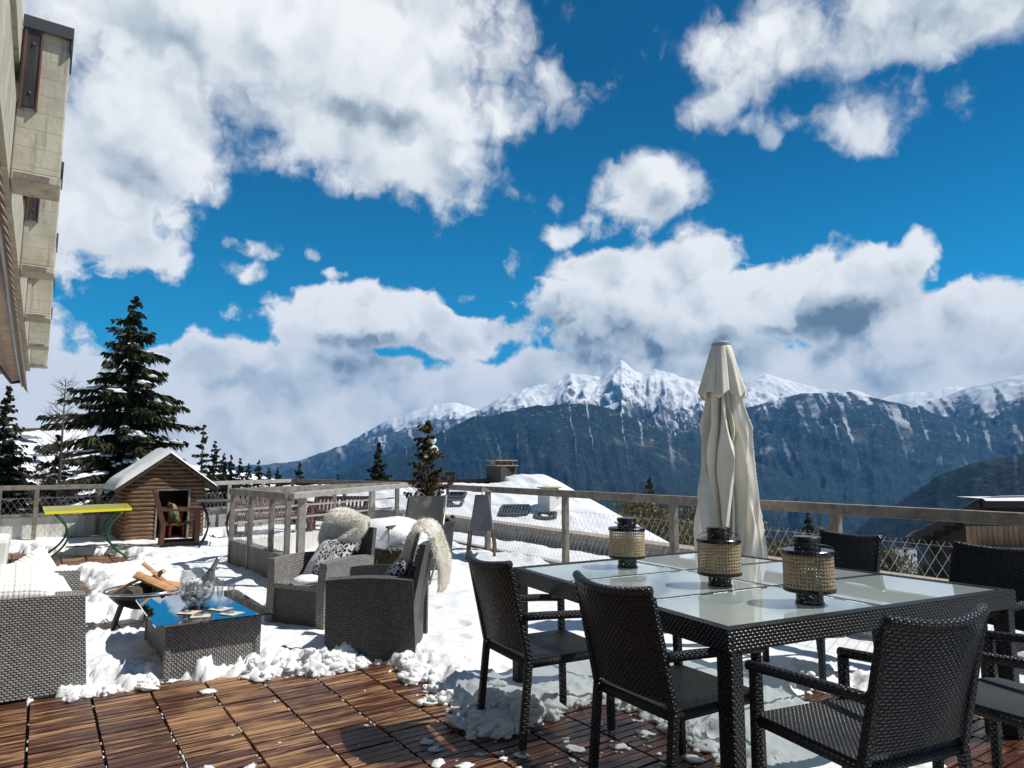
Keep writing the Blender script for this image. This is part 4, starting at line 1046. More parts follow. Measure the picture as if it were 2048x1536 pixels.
# sheepskins: a thick hide bent over the top of the backrest, with a coat of hairs
def m_fur(T, b):
    n = T.noise(T.coord('Object'), 9., 4., .6)
    T.set(b.inputs['Base Color'], T.mix(T.ramp(n, .35, .7), (.90, .86, .76), (.95, .93, .88)))
    b.inputs['Roughness'].default_value = .9; b.inputs['Specular IOR Level'].default_value = .1
M_FUR = material('sheepskin_wool', m_fur)
def sheepskin(label, chair, front, rear, width, hair, thick, seed, x0=0., top=.965, rear_out=.06):
    rd = random.Random(seed); nn = Noise2(seed)
    o = bpy.data.objects.new('sheepskin', None)
    def f(u, v):
        # v 0..1 runs from the front hem over the top to the rear hem
        L = front + rear; s = v * L - front
        bend = .05
        x = x0 + (u - .5) * width * (1 - .22 * abs(2 * v - 1) ** 3 * (1 if True else 0)) + .02 * math.sin(9 * v)
        if s < -bend: y = -.285 + .20 * (-s - bend) * .42 ; y = -.335 + bend + (-s - bend) * .26; z = top - (-s - bend) * .96
        elif s > bend: y = -.335 - bend - rear_out * min(1, (s - bend) / .2); z = top - (s - bend)
        else:
            a = s / bend * math.pi / 2; y = -.335 - bend * math.sin(a); z = top + bend * .8 * math.cos(a)
        z += .012 * math.sin(5 * u + 7 * v)
        return Vector((x, y, z))
    m = MB(); N = 26
    def fo(u, v):
        e = 1e-3; a = f(min(u + e, 1), v) - f(max(u - e, 0), v); b = f(u, min(v + e, 1)) - f(u, max(v - e, 0)); n = a.cross(b).normalized()
        edge = (1 - (2 * u - 1) ** 6) * (1 - (2 * v - 1) ** 8)
        return f(u, v) + n * (-1) * (thick * max(edge, 0) ** .5 * (1.1 + .5 * math.sin(6 * u + 5 * v)))
    sgn = 1
    m.grid(fo, N, N * 2); 
    m.grid(lambda u, v: f(1 - u, v), N, N * 2)
    # hairs
    for k in range(hair):
        u, v = rd.random(), rd.random(); e = 4e-3
        p = Vector(fo(u, v)); a = Vector(fo(min(u + e, 1), v)) - Vector(fo(max(u - e, 0), v)); b = Vector(fo(u, min(v + e, 1))) - Vector(fo(u, max(v - e, 0)))
        n = -a.cross(b).normalized()
        eu = (2 * u - 1); ev = 2 * v - 1
        out = a.normalized() * (eu ** 5) * 1.2 + b.normalized() * (ev ** 7) * 1.2
        curl = Vector((rd.gauss(0, .45), rd.gauss(0, .45), rd.gauss(0, .45) - .35))
        d = (n + out + curl).normalized(); L = rd.uniform(.014, .034)
        sd = d.cross(Vector((rd.gauss(0, 1), rd.gauss(0, 1), rd.gauss(0, 1)))).normalized() * rd.uniform(.0012, .0024)
        mid = p + d * L * .55; tip = p + d * L + Vector((rd.gauss(0, .006), rd.gauss(0, .006), -.010))
        i = len(m.v); m.v += [tuple(p - sd), tuple(p + sd), tuple(mid + sd * .7), tuple(mid - sd * .7), tuple(tip)]
        m.face((i, i + 1, i + 2, i + 3)); m.face((i + 3, i + 2, i + 4))
    ob = m.build('sheepskin', M_FUR, smooth=True)
    ob.matrix_world = chair.matrix_basis.copy()
    return tag(ob, label, 'sheepskin', 'sheepskins over the armchairs')
sheepskin('plump cream sheepskin over the back of the farther grey armchair', a1, .27, .10, .49, 19000, .058, 31, -.02, .86)
sheepskin('shaggy cream sheepskin hanging over the back of the nearer grey armchair', a2, .42, .46, .32, 22000, .042, 32, .02, .87, .07)
def seat_snow(label, chair, x, y, r):
    m = MB(); m.blob((0, 0, .025), r, 16, 10, .06, (1.25, 1., .42), 3); o = m.build('snow_heap', M_SNOW, smooth=True); o.location = local(chair, x, y, .385); o.rotation_euler.z = .4
    tag(o, label, 'snow')
seat_snow('small smooth heap of snow on the seat of the farther grey armchair', a1, -.02, .20, .115)
seat_snow('thin heap of snow on the seat of the nearer grey armchair', a2, .05, .18, .07)

# knitted cushions on the loveseat
def m_knit(T, b):
    uv = T.n.new('ShaderNodeUVMap').outputs[0]
    s = T.n.new('ShaderNodeSeparateXYZ'); T.l.new(T.scale(uv, (1 / .026, 1 / .032, 1)), s.inputs[0])
    fu = T.math('SINE', T.math('MULTIPLY', s.outputs[0], 6.283)); fv = T.math('SINE', T.math('MULTIPLY', s.outputs[1], 6.283))
    h = T.math('ADD', T.math('MULTIPLY', fu, .5), T.math('ABSOLUTE', fv)); n = T.noise(uv, 70., 3., .6)
    T.set(b.inputs['Base Color'], T.mix(T.ramp(h, -.4, .9), (.74, .725, .68), (.84, .825, .79)))
    b.inputs['Roughness'].default_value = .95; b.inputs['Specular IOR Level'].default_value = .05
    T.set(b.inputs['Normal'], T.bump(T.math('ADD', h, T.math('MULTIPLY', n, .5)), .35, .010))
M_KNIT = material('chunky_white_knit', m_knit)
def throw():
    # a knitted throw hung over a tall cushion: a folded sheet with a bobbled surface
    m = MB()
    A, B, C, D = [Vector(q) for q in ((far(-30, 1150, 4.9)), far(86, 1093, 5.75), far(148, 1188, 4.95), far(20, 1210, 4.4))]
    A.z = max(A.z, .62)
    def f(u, v):
        p = (A * (1 - u) + B * u) * (1 - v) + (D * (1 - u) + C * u) * v
        bob = .011 * (abs(math.sin(u * 44)) * abs(math.sin(v * 56))) ** .6
        puff = .07 * math.sin(math.pi * u) * math.sin(math.pi * v)
        return p + Vector((.15, -.45, .9)).normalized() * (bob + puff) + Vector((0, 0, .012 * math.sin(6 * u + 2) * (1 - v)))
    m.grid(f, 88, 112, (.62, .62))
    m.grid(lambda u, v: f(1 - u, v) - Vector((.15, -.45, .9)) * .13 * (math.sin(math.pi * u) * math.sin(math.pi * v)) ** .4, 12, 12, (.6, .6))
    o = m.build('knitted_cushion', M_KNIT, smooth=True); tag(o, 'big white chunky-knit cushion leaning back on the loveseat', 'cushion', 'knitted cushions on the loveseat')
throw()
def knit2():
    m = MB(); w, h, th = .50, .36, .17
    for sg in (1, -1):
        def g(u, v, sg=sg):
            if sg < 0: v = 1 - v
            a, b = 2 * u - 1, 2 * v - 1; e = max(0, (1 - a ** 4) * (1 - b ** 4)) ** .5
            bob = .010 * (abs(math.sin(u * 40)) * abs(math.sin(v * 30))) ** .6 * e
            return (a * w / 2, b * h / 2, sg * (th / 2 * e + bob))
        m.grid(g, 60, 48, (w, h))
    o = m.build('knitted_cushion', M_KNIT, smooth=True)
    c = far(10, 1196, 4.15); place(o, (c.x, 5.36, .665), (1, .05, -.05), (0, .9, .38)); tag(o, 'cream knitted cushion lying on the near arm of the loveseat', 'cushion', 'knitted cushions on the loveseat')
knit2()

# coffee table
M_MIRROR = material('dark_mirror_glass', color=(.40, .47, .52), rough=.008, metal=1.)
ct = thing('coffee_table', 'low grey wicker coffee table with a dark mirror glass top', 'table', (1.055, 5.61, 0))
m = MB(); m.bounds((-.375, -.56, .366), (.375, .56, .376)); m.build('glass_top', M_MIRROR, ct)
m = MB()
for s in (-1, 1):
    m.beam((s * .285, -.49, .183), (s * .285, .49, .183), .025, .35); 
for s in (-1, 1): m.beam((-.297, s * .4775, .183), (.297, s * .4775, .183), .025, .35)
m.build('wicker_base', M_GWICK, ct, bevel=.004)
m = MB(); m.bounds((-.27, -.46, .335), (.27, .46, .36)); m.build('under_shelf', M_GWICKD, ct)
for sx in (-1, 1):
    for sy in (-1, 1):
        m = MB(); m.beam((sx * .287, sy * .479, .004), (sx * .287, sy * .479, .3655), .040, .040, (0, 1, 0)); m.build('corner_post', M_GWICK, ct, bevel=.008)
# glassware
def m_clear(tint, edge, milk=0.):
    def f(T, b):
        T.n.remove(b)
        lw = T.n.new('ShaderNodeLayerWeight'); lw.inputs[0].default_value = edge
        tr = T.n.new('ShaderNodeBsdfTransparent'); tr.inputs[0].default_value = (*tint, 1); gl = T.n.new('ShaderNodeBsdfGlossy'); gl.inputs['Roughness'].default_value = .02
        mx = T.n.new('ShaderNodeMixShader'); T.l.new(T.ramp(lw.outputs['Facing'], 0., 1., .06, .85), mx.inputs[0]); T.l.new(tr.outputs[0], mx.inputs[1]); T.l.new(gl.outputs[0], mx.inputs[2])
        tl = T.n.new('ShaderNodeBsdfTranslucent'); tl.inputs[0].default_value = (.9, .92, .93, 1); df = T.n.new('ShaderNodeBsdfDiffuse'); df.inputs[0].default_value = (.9, .92, .93, 1); ad = T.n.new('ShaderNodeMixShader'); T.l.new(tl.outputs[0], ad.inputs[1]); T.l.new(df.outputs[0], ad.inputs[2])
        m2 = T.n.new('ShaderNodeMixShader'); m2.inputs[0].default_value = milk; T.l.new(mx.outputs[0], m2.inputs[1]); T.l.new(ad.outputs[0], m2.inputs[2]); T.l.new(m2.outputs[0], T.n['Material Output'].inputs[0])
    return f
M_CLEAR = material('clear_glass', m_clear((.96, .97, .97), .5, .05))
M_ACRYL = material('clear_acrylic', m_clear((.95, .96, .96), .25, .07))
ZT = .3765
p = at(393, 1208, ZT); bx, by = p.x, p.y
bk = thing('ice_bucket', 'clear round ice bucket standing on the mirror coffee table', 'ice bucket', (bx, by, ZT))
m = MB(); m.lathe([(.0, .0), (.07, .002), (.10, .03), (.122, .08), (.127, .13), (.122, .19), (.112, .245), (.115, .25), (.109, .25), (.117, .19), (.121, .13), (.115, .08), (.094, .035), (.0, .012)], 40); m.build('bowl', M_ACRYL, bk, smooth=True)
M_ICE = material('ice', lambda T, b: (T.set(b.inputs['Base Color'], (.82, .85, .86, 1)), T.set(b.inputs['Roughness'], .12), T.set(b.inputs['Normal'], T.bump(T.noise(T.coord('Object'), 40., 3.), .6, .01))))
m = MB(); rd = random.Random(4)
for k in range(110):
    a, r, z = rd.uniform(0, 6.28), .085 * math.sqrt(rd.random()), rd.uniform(.03, .17)
    m.box((r * math.cos(a), r * math.sin(a), z), (.034, .03, .028), Matrix.Rotation(rd.uniform(0, 3), 3, 'X') @ Matrix.Rotation(rd.uniform(0, 3), 3, 'Z'))
o = m.build('ice_cubes', M_ICE, bk, bevel=.005); o['kind'] = 'stuff'
bt = thing('champagne_bottle', 'dark champagne bottle with silver foil neck leaning in the ice bucket', 'bottle', (bx + .0, by, ZT + .035))
bt.rotation_euler = (R_(6), R_(24), 0)
m = MB(); m.lathe([(.0, .0), (.040, .002), (.043, .01), (.043, .15), (.040, .175), (.030, .205), (.021, .23), (.0185, .245)], 28); m.build('bottle_glass', material('dark_bottle_glass', color=(.008, .010, .012), rough=.12), bt, smooth=True)
m = MB(); m.lathe([(.0215, .222), (.0190, .245), (.0165, .29), (.0175, .293), (.0175, .302), (.016, .306), (.0165, .325), (.010, .331), (.0, .331)], 24); m.build('foil', material('silver_foil', color=(.50, .51, .52), rough=.3, metal=1.), bt, smooth=False)
M_NAP = material('paper_napkin', lambda T, b: (T.set(b.inputs['Base Color'], T.mix(T.ramp(T.noise(T.coord('Object'), 30., 2.), .62, .68), (.66, .57, .48), (.30, .22, .18))), T.set(b.inputs['Roughness'], .9)))
FL = [('champagne flute in front of the ice bucket, left of the front pair', 374, 1224, .5), ('champagne flute in front of the ice bucket on the nearest napkin', 397, 1231, .9), ('champagne flute right of the ice bucket, the farther of two', 438, 1217, .15), ('champagne flute farthest right on the coffee table', 460, 1226, .2)]
f0 = None
for lab, x, y, rz in FL:
    p = at(x, y, ZT + .003)
    nb = MB(); nb.bounds((-.062, -.062, 0), (.062, .062, .0015)); nb.quad((-.062, -.062, .0025), (.062, -.062, .0022), (-.03, .062, .006), (-.062, .062, .004))
    no = nb.build('paper_napkin', M_NAP, loc=(p.x + .012, p.y - .012, ZT + .0006), rz=rz + .4)
    tag(no, 'beige paper napkin under the flute ' + lab.replace('champagne flute ', '').replace('in front of the ice bucket, ', ''), 'napkin', 'napkins under the flutes')
    if f0 is None:
        f0 = thing('champagne_flute', lab, 'glass', (p.x, p.y, ZT + .0068), group='champagne flutes on the coffee table')
        m = MB(); m.lathe([(.0, .0), (.030, .0), (.031, .002), (.008, .007), (.005, .012)], 24); m.build('foot', M_CLEAR, f0, smooth=True)
        m = MB(); m.lathe([(.005, .012), (.0045, .03), (.009, .038), (.005, .046), (.0045, .065)], 16); m.build('stem', M_CLEAR, f0, smooth=True)
        m = MB(); m.lathe([(.0045, .065), (.013, .078), (.019, .10), (.0225, .14), (.0255, .192), (.0262, .198), (.0245, .198), (.021, .14), (.0175, .102), (.0, .078)], 28); m.build('bowl', M_CLEAR, f0, smooth=True)
    else: dup(f0, (p.x, p.y, ZT + .0068), 0, lab)

# fire bowl and firewood
fx, fy = far(292, 1186, 6.0)[:2]; FZ = .30
fb = thing('fire_bowl', 'round black steel fire bowl on three legs, heaped with split logs', 'fire bowl', (fx, fy, 0))
m = MB(); m.lathe([(.0, FZ - .13), (.12, FZ - .12), (.22, FZ - .075), (.285, FZ - .01), (.30, FZ + .02), (.292, FZ + .02), (.275, FZ - .005), (.21, FZ - .065), (.11, FZ - .105), (.0, FZ - .115)], 48); m.build('bowl', M_BLACK, fb, smooth=True)
m = MB(); m.tube([(.322 * math.cos(a), .322 * math.sin(a), FZ + .03) for a in [2 * math.pi * k / 48 for k in range(48)]], .012, 8, closed=True); m.build('rim_ring', M_STEEL, fb, smooth=True)
for k in range(3):
    a = 2 * math.pi * k / 3 + 3.45; m = MB(); m.beam((.20 * math.cos(a), .20 * math.sin(a), FZ - .08), (.27 * math.cos(a), .27 * math.sin(a), 0), .045, .03, (math.cos(a), math.sin(a), 0)); m.build('leg', M_BLACK, fb)
def split_log(label, c, d, L, r, kind=0, seed=1):
    d = Vector(d).normalized(); rd = random.Random(seed); m = MB()
    n = 9; prof = []
    for k in range(n):
        if kind == 0: a = math.pi * k / (n - 1); prof.append((r * math.cos(a) * (1 + rd.uniform(-.06, .06)), r * math.sin(a) * .8 * (1 + rd.uniform(-.06, .06))))
        else: a = 2 * math.pi * k / n; prof.append((r * math.cos(a), r * math.sin(a)))
    up = Vector((0, 0, 1)); sd = d.cross(up).normalized(); u = sd.cross(d)
    rings = []
    for q in range(7):
        t = (q / 6 - .5) * L; i = len(m.v)
        for (x, y) in prof:
            w = 1 + rd.uniform(-.07, .07); m.v.append(tuple(sd * x * w + u * (y * w - r * .25) + d * t))
        rings.append(i)
    N = len(prof)
    for q in range(6):
        for k in range(N):
            k2 = (k + 1) % N; m.cur = (0 if (kind == 0 and k2 == 0) or seed % 2 else 1)
            m.face((rings[q] + k, rings[q] + k2, rings[q + 1] + k2, rings[q + 1] + k))
    m.cur = 2; m.face([rings[0] + k for k in range(N - 1, -1, -1)]); m.face([rings[-1] + k for k in range(N)])
    o = m.build('firewood_log', [M_SPLIT, M_BARK, M_ENDGRAIN], loc=c); tag(o, label, 'log', 'split logs in the fire bowl')
C0 = Vector((fx, fy, FZ))
VR = Vector((CR.x, CR.y, 0)); VF = Vector((CF.x, CF.y, 0)).normalized()
def cl(r, f, z): return C0 + VR * r + VF * f + Vector((0, 0, z))
def cd(r, f, z): return VR * r + VF * f + Vector((0, 0, z))
split_log('long orange split log lying across the top of the fire bowl to the right', cl(.12, -.06, .085), cd(.92, -.1, -.36), .40, .060, 0, 1)
split_log('short split log standing highest on the fire bowl, pointing up', cl(.05, .05, .15), cd(.62, .25, -.62), .30, .036, 0, 3)
split_log('round sawn log end facing us in the fire bowl', cl(-.02, -.08, .035), cd(.2, .95, .1), .26, .065, 1, 4)
split_log('pale split log leaning on the left rim of the fire bowl', cl(-.15, -.06, .06), cd(.86, .12, .44), .27, .030, 0, 5)
split_log('dark split log behind the sawn log in the fire bowl', cl(-.03, .06, .08), cd(.80, .1, .52), .34, .045, 0, 2)
split_log('wide split log at the right rim of the fire bowl', cl(.17, .09, .05), cd(.93, .2, -.25), .30, .06, 0, 7)
# ---------------------------------------------------------------- far side of the terrace
def playhouse():
    p, q = at(247, 1079, .07), at(407, 1074, .07)
    cx_, cy_ = (p.x + q.x) / 2, (p.y + q.y) / 2; cy_ = 13.75; cx_ = 1.90
    W, Dp, eh, rh = 1.28, 1.05, 1.08, 1.56
    t = thing('playhouse', 'small wooden log-sided playhouse with snow on its gable roof', 'playhouse', (cx_, cy_, .03)); t.rotation_euler.z = .07
    hw = W / 2; d0, d1 = -.155, .38   # door opening
    rd = random.Random(2)
    m = MB(); z = .06; st = .0715
    k = 0
    while z < rh - .06:
        half = hw if z < eh else hw * (rh - z) / (rh - eh)
        segs = [(-half, half)] if z > .93 else [(-half, d0), (d1, half)]
        for a, b in segs:
            if b - a > .06:
                m.att = rd.random(); n = 8; i = len(m.v)
                N = max(2, int((b - a) / .12))
                pts = [(a + (b - a) * s / N, -.002 + rd.uniform(-.004, .004), z + rd.uniform(-.003, .003)) for s in range(N + 1)]
                m.tube(pts, [.038 + rd.uniform(-.003, .003) for _ in pts], 9)
        z += st; k += 1
    m.build('front_wall', M_LOGWALL, t, smooth=True)
    for s in (-1, 1):
        m = MB(); z = .06
        while z < eh:
            m.att = rd.random(); m.tube([(s * (hw - .01), .02, z), (s * (hw - .01), Dp, z)], .037, 8); z += st
        m.build('side_wall', M_LOGWALL, t, smooth=True)
    m = MB(); m.bounds((-hw, Dp - .02, 0), (hw, Dp, eh)); m.build('back_wall', M_DARKWOOD, t)
    m = MB(); m.bounds((-hw + .03, .04, .0), (hw - .03, Dp - .03, .03)); m.build('floor_board', M_DARKWOOD, t)
    m = MB()
    for x in (d0, d1): m.beam((x, -.015, .02), (x, -.015, .94), .03, .07, (0, 1, 0))
    m.beam((d0 - .015, -.012, .955), (d1 + .015, -.012, .955), .07, .03); m.build('door_frame', M_GREYWOOD, t)
    ov, oy = .20, .16
    slope = (rh - eh) / hw
    m = MB()
    for s in (-1, 1):
        a = (0, -oy, rh + .05); b = (s * (hw + ov), -oy, rh + .05 - slope * (hw + ov))
        A = Vector(a); B = Vector(b); dy = Vector((0, Dp + oy * 2, 0)); th = Vector((0, 0, .03))
        m.quad(A, B, B + dy, A + dy); m.quad(A - th, A + dy - th, B + dy - th, B - th); m.quad(A - th, B - th, B, A); m.quad(A + dy - th, A + dy, B + dy, B + dy - th); m.quad(B - th, B + dy - th, B + dy, B)
    rf = m.build('roof', M_DARKWOOD, t)
    m = MB()   # scalloped barge boards
    for s in (-1, 1):
        for k in range(22):
            u0, u1 = k / 22, (k + 1) / 22
            for (uu, vv) in ((u0, u1),):
                x0, x1 = s * (hw + ov) * uu, s * (hw + ov) * vv; z0, z1 = rh + .045 - slope * (hw + ov) * uu, rh + .045 - slope * (hw + ov) * vv
                xm, zm = (x0 + x1) / 2, (z0 + z1) / 2 - .085
                m.quad((x0, -oy - .012, z0 - .055), (xm, -oy - .012, zm), (x1, -oy - .012, z1 - .055), (x1, -oy - .012, z1), (x0, -oy - .012, z0))
    m.build('barge_board', M_DARKWOOD, rf)
    m = MB()   # snow blanket
    nn = Noise2(50)
    for s in (-1, 1):
        def f(u, v, s=s):
            L = hw + ov + .02
            x = s * L * u; y = -oy - .03 + v * (Dp + 2 * oy + .05)
            e = min(1, 8 * v, 8 * (1 - v)); e2 = min(1, 7 * (1 - u))
            h = (.10 if s < 0 else .06) * max(e, 0) ** .5 * max(e2, 0) ** .5 * (.75 + .5 * float(nn(np.array([x * 3 + 9]), np.array([y * 3]))[0]))
            return (x, y, rh + .055 - slope * L * u + h)
        m.grid(f, 24, 24)
    m.build('roof_snow', M_SNOW, rf, smooth=True)
    # what stands inside
    red = material('shaded_red_paint', color=(.30, .018, .012), rough=.5)  # red deepened so the colour holds the shadow inside the doorway
    r = thing('toy_chair', 'red toy chair inside the playhouse doorway', 'chair', (cx_ + .24, cy_ + .34, .06))
    for nm, a, b in (('seat', (-.13, -.13, .26), (.13, .13, .30)), ('backrest', (-.13, .10, .302), (.13, .13, .62)), ('leg', (-.13, -.13, 0), (-.09, .13, .258)), ('leg', (.09, -.13, 0), (.13, .13, .258))):
        m = MB(); m.bounds(a, b); m.build(nm, red, r, bevel=.01)
playhouse()

def garden_chair(label, mat, w=.60, group=None, name='garden_armchair', cat='chair', tall=.96, n=7):
    t = thing(name, label, cat, group=group); hw = w / 2
    for s in (-1, 1):
        m = MB(); m.beam((s * (hw - .03), -.27, 0), (s * (hw - .03), -.25, .42), .07, .07, (0, 1, 0)); m.beam((s * (hw - .03), -.25, .42), (s * (hw - .03), -.40, tall), .07, .07, (0, 1, 0)); m.build('leg', mat, t, bevel=.006)
        m = MB(); m.beam((s * (hw - .03), .25, 0), (s * (hw - .03), .25, .62), .07, .07, (0, 1, 0)); m.build('leg', mat, t, bevel=.006)
        m = MB(); m.beam((s * (hw - .03), -.33, .655), (s * (hw - .03), .32, .645), .075, .04); m.build('armrest', mat, t, bevel=.008)
        m = MB(); m.beam((s * (hw - .03), -.22, .12), (s * (hw - .03), .22, .12), .03, .05); m.build('stretcher', mat, t)
    m = MB()
    for k in range(5): y = -.22 + k * .115; m.box((0, y, .425), (w - .07, .085, .025))
    m.build('seat', mat, t, bevel=.004)
    m = MB()
    for s in (-1, 1): m.beam((-hw + .06, s * .245, .37), (hw - .06, s * .245, .37), .03, .08)
    m.build('seat_frame', mat, t)
    m = MB()
    m.beam((-hw + .06, -.393, tall - .04), (hw - .06, -.393, tall - .04), .035, .09); m.beam((-hw + .06, -.275, .50), (hw - .06, -.275, .50), .03, .05)
    for k in range(n):
        x = -hw + .10 + (w - .2) * k / (n - 1); m.beam((x, -.277, .50), (x, -.385, tall - .08), .055, .02, (0, 1, 0))
    m.build('backrest', mat, t, bevel=.003)
    return t
g1 = garden_chair('reddish brown wooden garden armchair in front of the playhouse door', M_BROWN)
g1.location = (1.96, 12.55, .05); g1.rotation_euler.z = face(.97, -.10)
def m_camo(T, b):
    n = T.noise(T.coord('Object'), 9., 3., .6)
    T.set(b.inputs['Base Color'], T.mix(T.ramp(n, .42, .5), (.07, .09, .03), T.mix(T.ramp(n, .55, .6), (.22, .24, .10), (.40, .38, .22)))); b.inputs['Roughness'].default_value = .95
cushion('mottled green cushion on the brown garden armchair', (1.86, 12.56, .62), (0, 1, 0), (-.30, 0, .95), .40, .40, .13, material('green_mottled_fabric', m_camo))

# yellow folding table
def yellow_table():
    Z = .745
    a, b, c, d = at(90, 1024, Z), at(264, 1016, Z), Vector((1.22, 13.05, 0)), Vector((.07, 12.75, 0))
    o = (a + b + c + d) / 4
    t = thing('folding_table', 'yellow-topped metal table with curved green legs', 'table', (o.x, o.y, 0))
    def m_y(T, b):
        n = T.noise(T.coord('Object'), 7., 5., .65)
        T.set(b.inputs['Base Color'], T.mix(T.ramp(n, .35, .65), (.36, .34, .02), (.30, .27, .07))); b.inputs['Roughness'].default_value = .35
    my = material('dirty_yellow_paint', m_y); ye = material('bright_yellow_edge', color=(.80, .70, .0), rough=.4)
    P = [(p.x - o.x, p.y - o.y) for p in (a, b, c, d)]
    zt = (0, 0, .05, .05); m = MB(); top = [(x * .985, y * .985, Z + .001 + zt[k]) for k, (x, y) in enumerate(P)]; m.quad(*top); m.build('table_top', my, t)
    m = MB()
    for k in range(4):
        x0, y0 = P[k]; x1, y1 = P[(k + 1) % 4]
        e0, e1 = Z + zt[k], Z + zt[(k + 1) % 4]; m.quad((x0, y0, e0 - .036), (x1, y1, e1 - .036), (x1, y1, e1), (x0, y0, e0)); m.quad((x0, y0, e0), (x1, y1, e1), (x1 * .985, y1 * .985, e1 + .0008), (x0 * .985, y0 * .985, e0 + .0008))
    m.quad(*[(x, y, Z - .034 + zt[k]) for k, (x, y) in enumerate(P)][::-1]); m.build('table_edge', ye, t)
    gr = material('green_paint', color=(.012, .085, .045), rough=.35)
    for sx in (-1, 1):
        for sy in (-1, 1):
            pts = []
            for k in range(22):
                u = k / 21; z = Z - .04 - u * (Z - .05)
                x = sx * (.44 - .20 * math.sin(math.pi * min(1, u * 1.02)) ** .9 + .10 * u ** 3)
                y = sy * (.40)
                pts.append((x, y, z))
            pts.append((pts[-1][0] + sx * .06, pts[-1][1], .012))
            m = MB(); m.tube(pts, .015, 8); m.build('leg', gr, t, smooth=True)
    m = MB()
    for sx in (-1, 1): m.tube([(sx * .245, -.40, .36), (sx * .245, .40, .36)], .011, 6)
    m.tube([(-.245, -.395, .36), (.245, -.395, .36)], .011, 6); m.tube([(-.27, -.395, .22), (.27, -.395, .22)], .011, 6)
    m.build('brace', M_BLACK, t, smooth=True)
yellow_table()

def bistro():
    c = far(435, 1050, 11.3)
    t = thing('bistro_table', 'small black metal folding table beside the mesh railing corner', 'table', (c.x, c.y, .06)); t.rotation_euler.z = -.2
    m = MB(); m.bounds((-.34, -.34, .765), (.34, .34, .785)); m.build('table_top', M_DGREY, t, bevel=.006)
    for sy in (-1, 1):
        for sx in (-1, 1):
            pts = [(sx * (.26 - .16 * math.sin(math.pi * u * .9) + .08 * u), sy * .28, .765 - .76 * u) for u in [k / 14 for k in range(15)]]
            m = MB(); m.tube(pts, .013, 8); m.build('leg', M_BLACK, t, smooth=True)
    m = MB()
    m.tube([(-.12, -.28, .4), (-.12, .28, .4)], .01, 6); m.tube([(.12, -.28, .4), (.12, .28, .4)], .01, 6); m.build('brace', M_BLACK, t)
bistro()

# brown benches behind the light well and their cushions
b1 = garden_chair('brown slatted garden bench behind the mesh railing, half hidden by its posts', M_BROWN, 1.35, 'brown garden benches', 'garden_bench', 'bench', .90, 13)
p = at(540, 1072, .08); b1.location = (3.78, 13.6, .05); b1.rotation_euler.z = face(.20, -.98)
b2 = dup(b1, (5.02, 13.55, .05), face(-.55, -.83), 'brown slatted garden bench right of the other, two patterned cushions on it', .82)
def m_map(T, b):
    v = T.coord('Object'); n = T.noise(v, 6., 3., .6)
    l = T.math('FRACT', T.math('MULTIPLY', n, 9.)); k = T.math('LESS_THAN', l, .22)
    T.set(b.inputs['Base Color'], T.mix(k, (.78, .71, .67), (.42, .22, .22))); b.inputs['Roughness'].default_value = .95
M_MAP = material('contour_print_fabric', m_map)
def bench_cushion(label, px, py, dep, w, tilt):
    c = far(px, py, dep); cushion(label, c, (.86, -.5, tilt), (.10, .22, 1), w, w * .95, .12, M_MAP, 'patterned cushions on the benches')
bench_cushion('pink contour-print cushion between the two brown benches', 598, 1013, 14.2, .40, 0)
bench_cushion('pale pink cushion tilted on the right brown bench', 650, 1005, 14.6, .36, -.35)

# folding camp chair
def camp_chair():
    t = thing('camp_chair', 'grey mesh folding camp chair in front of the snow-covered planter', 'chair', (3.66, 7.30, .08)); t.rotation_euler.z = face(-.72, -.70)
    def m_mesh(T, b):
        n = T.noise(T.coord('Object'), 5., 4., .6)
        uv = T.n.new('ShaderNodeUVMap').outputs[0]; v = T.n.new('ShaderNodeTexChecker'); T.set(v.inputs['Vector'], uv); v.inputs['Scale'].default_value = 220.
        T.set(b.inputs['Base Color'], T.mix(T.ramp(n, .52, .62), (.12, .12, .115), (.24, .24, .235))); b.inputs['Roughness'].default_value = .7
    mm = material('grey_mesh_fabric', m_mesh)
    m = MB(); m.slab(lambda u, v: ((u - .5) * .45, -.21 - .16 * v - .02 * math.sin(math.pi * u), .54 + .42 * v), 8, 8, .012); bk = m.build('backrest', mm, t)
    m = MB(); m.blob((0, -.385, .905), .035, 10, 6, 0, (1.2, .12, .3)); m.build('badge', material('silver_badge', color=(.6, .6, .58), rough=.3), bk, smooth=True)
    m = MB(); m.slab(lambda u, v: ((u - .5) * .46, -.20 + .44 * v, .40 + .02 * v), 6, 6, .02); m.build('seat', mm, t)
    for s in (-1, 1):
        m = MB(); m.tube([(s * .24, -.385, .975), (s * .24, -.19, .42), (s * .24, .22, .02)], .013, 8); m.build('leg', M_ALU, t, smooth=True)
        m = MB(); m.tube([(s * .25, -.28, .02), (s * .25, .24, .42), (s * .25, .20, .62)], .013, 8); m.build('leg', M_ALU, t, smooth=True)
        m = MB(); m.beam((s * .255, -.26, .625), (s * .255, .27, .635), .045, .025); m.build('armrest', M_DGREY, t, bevel=.006)
    m = MB(); m.tube([(-.24, .24, .42), (.24, .24, .42)], .013, 8); m.tube([(-.24, .21, .03), (.24, .21, .03)], .011, 8); m.build('crossbar', M_ALU, t, smooth=True)
    m = MB(); m.blob((0, .02, .435), .17, 14, 8, .05, (1.15, 1., .22), 2); o = m.build('snow_heap', M_SNOW, smooth=True, loc=(3.66, 7.30, .08), rz=t.rotation_euler.z); tag(o, 'thin heap of snow on the seat of the grey camp chair', 'snow')
camp_chair()

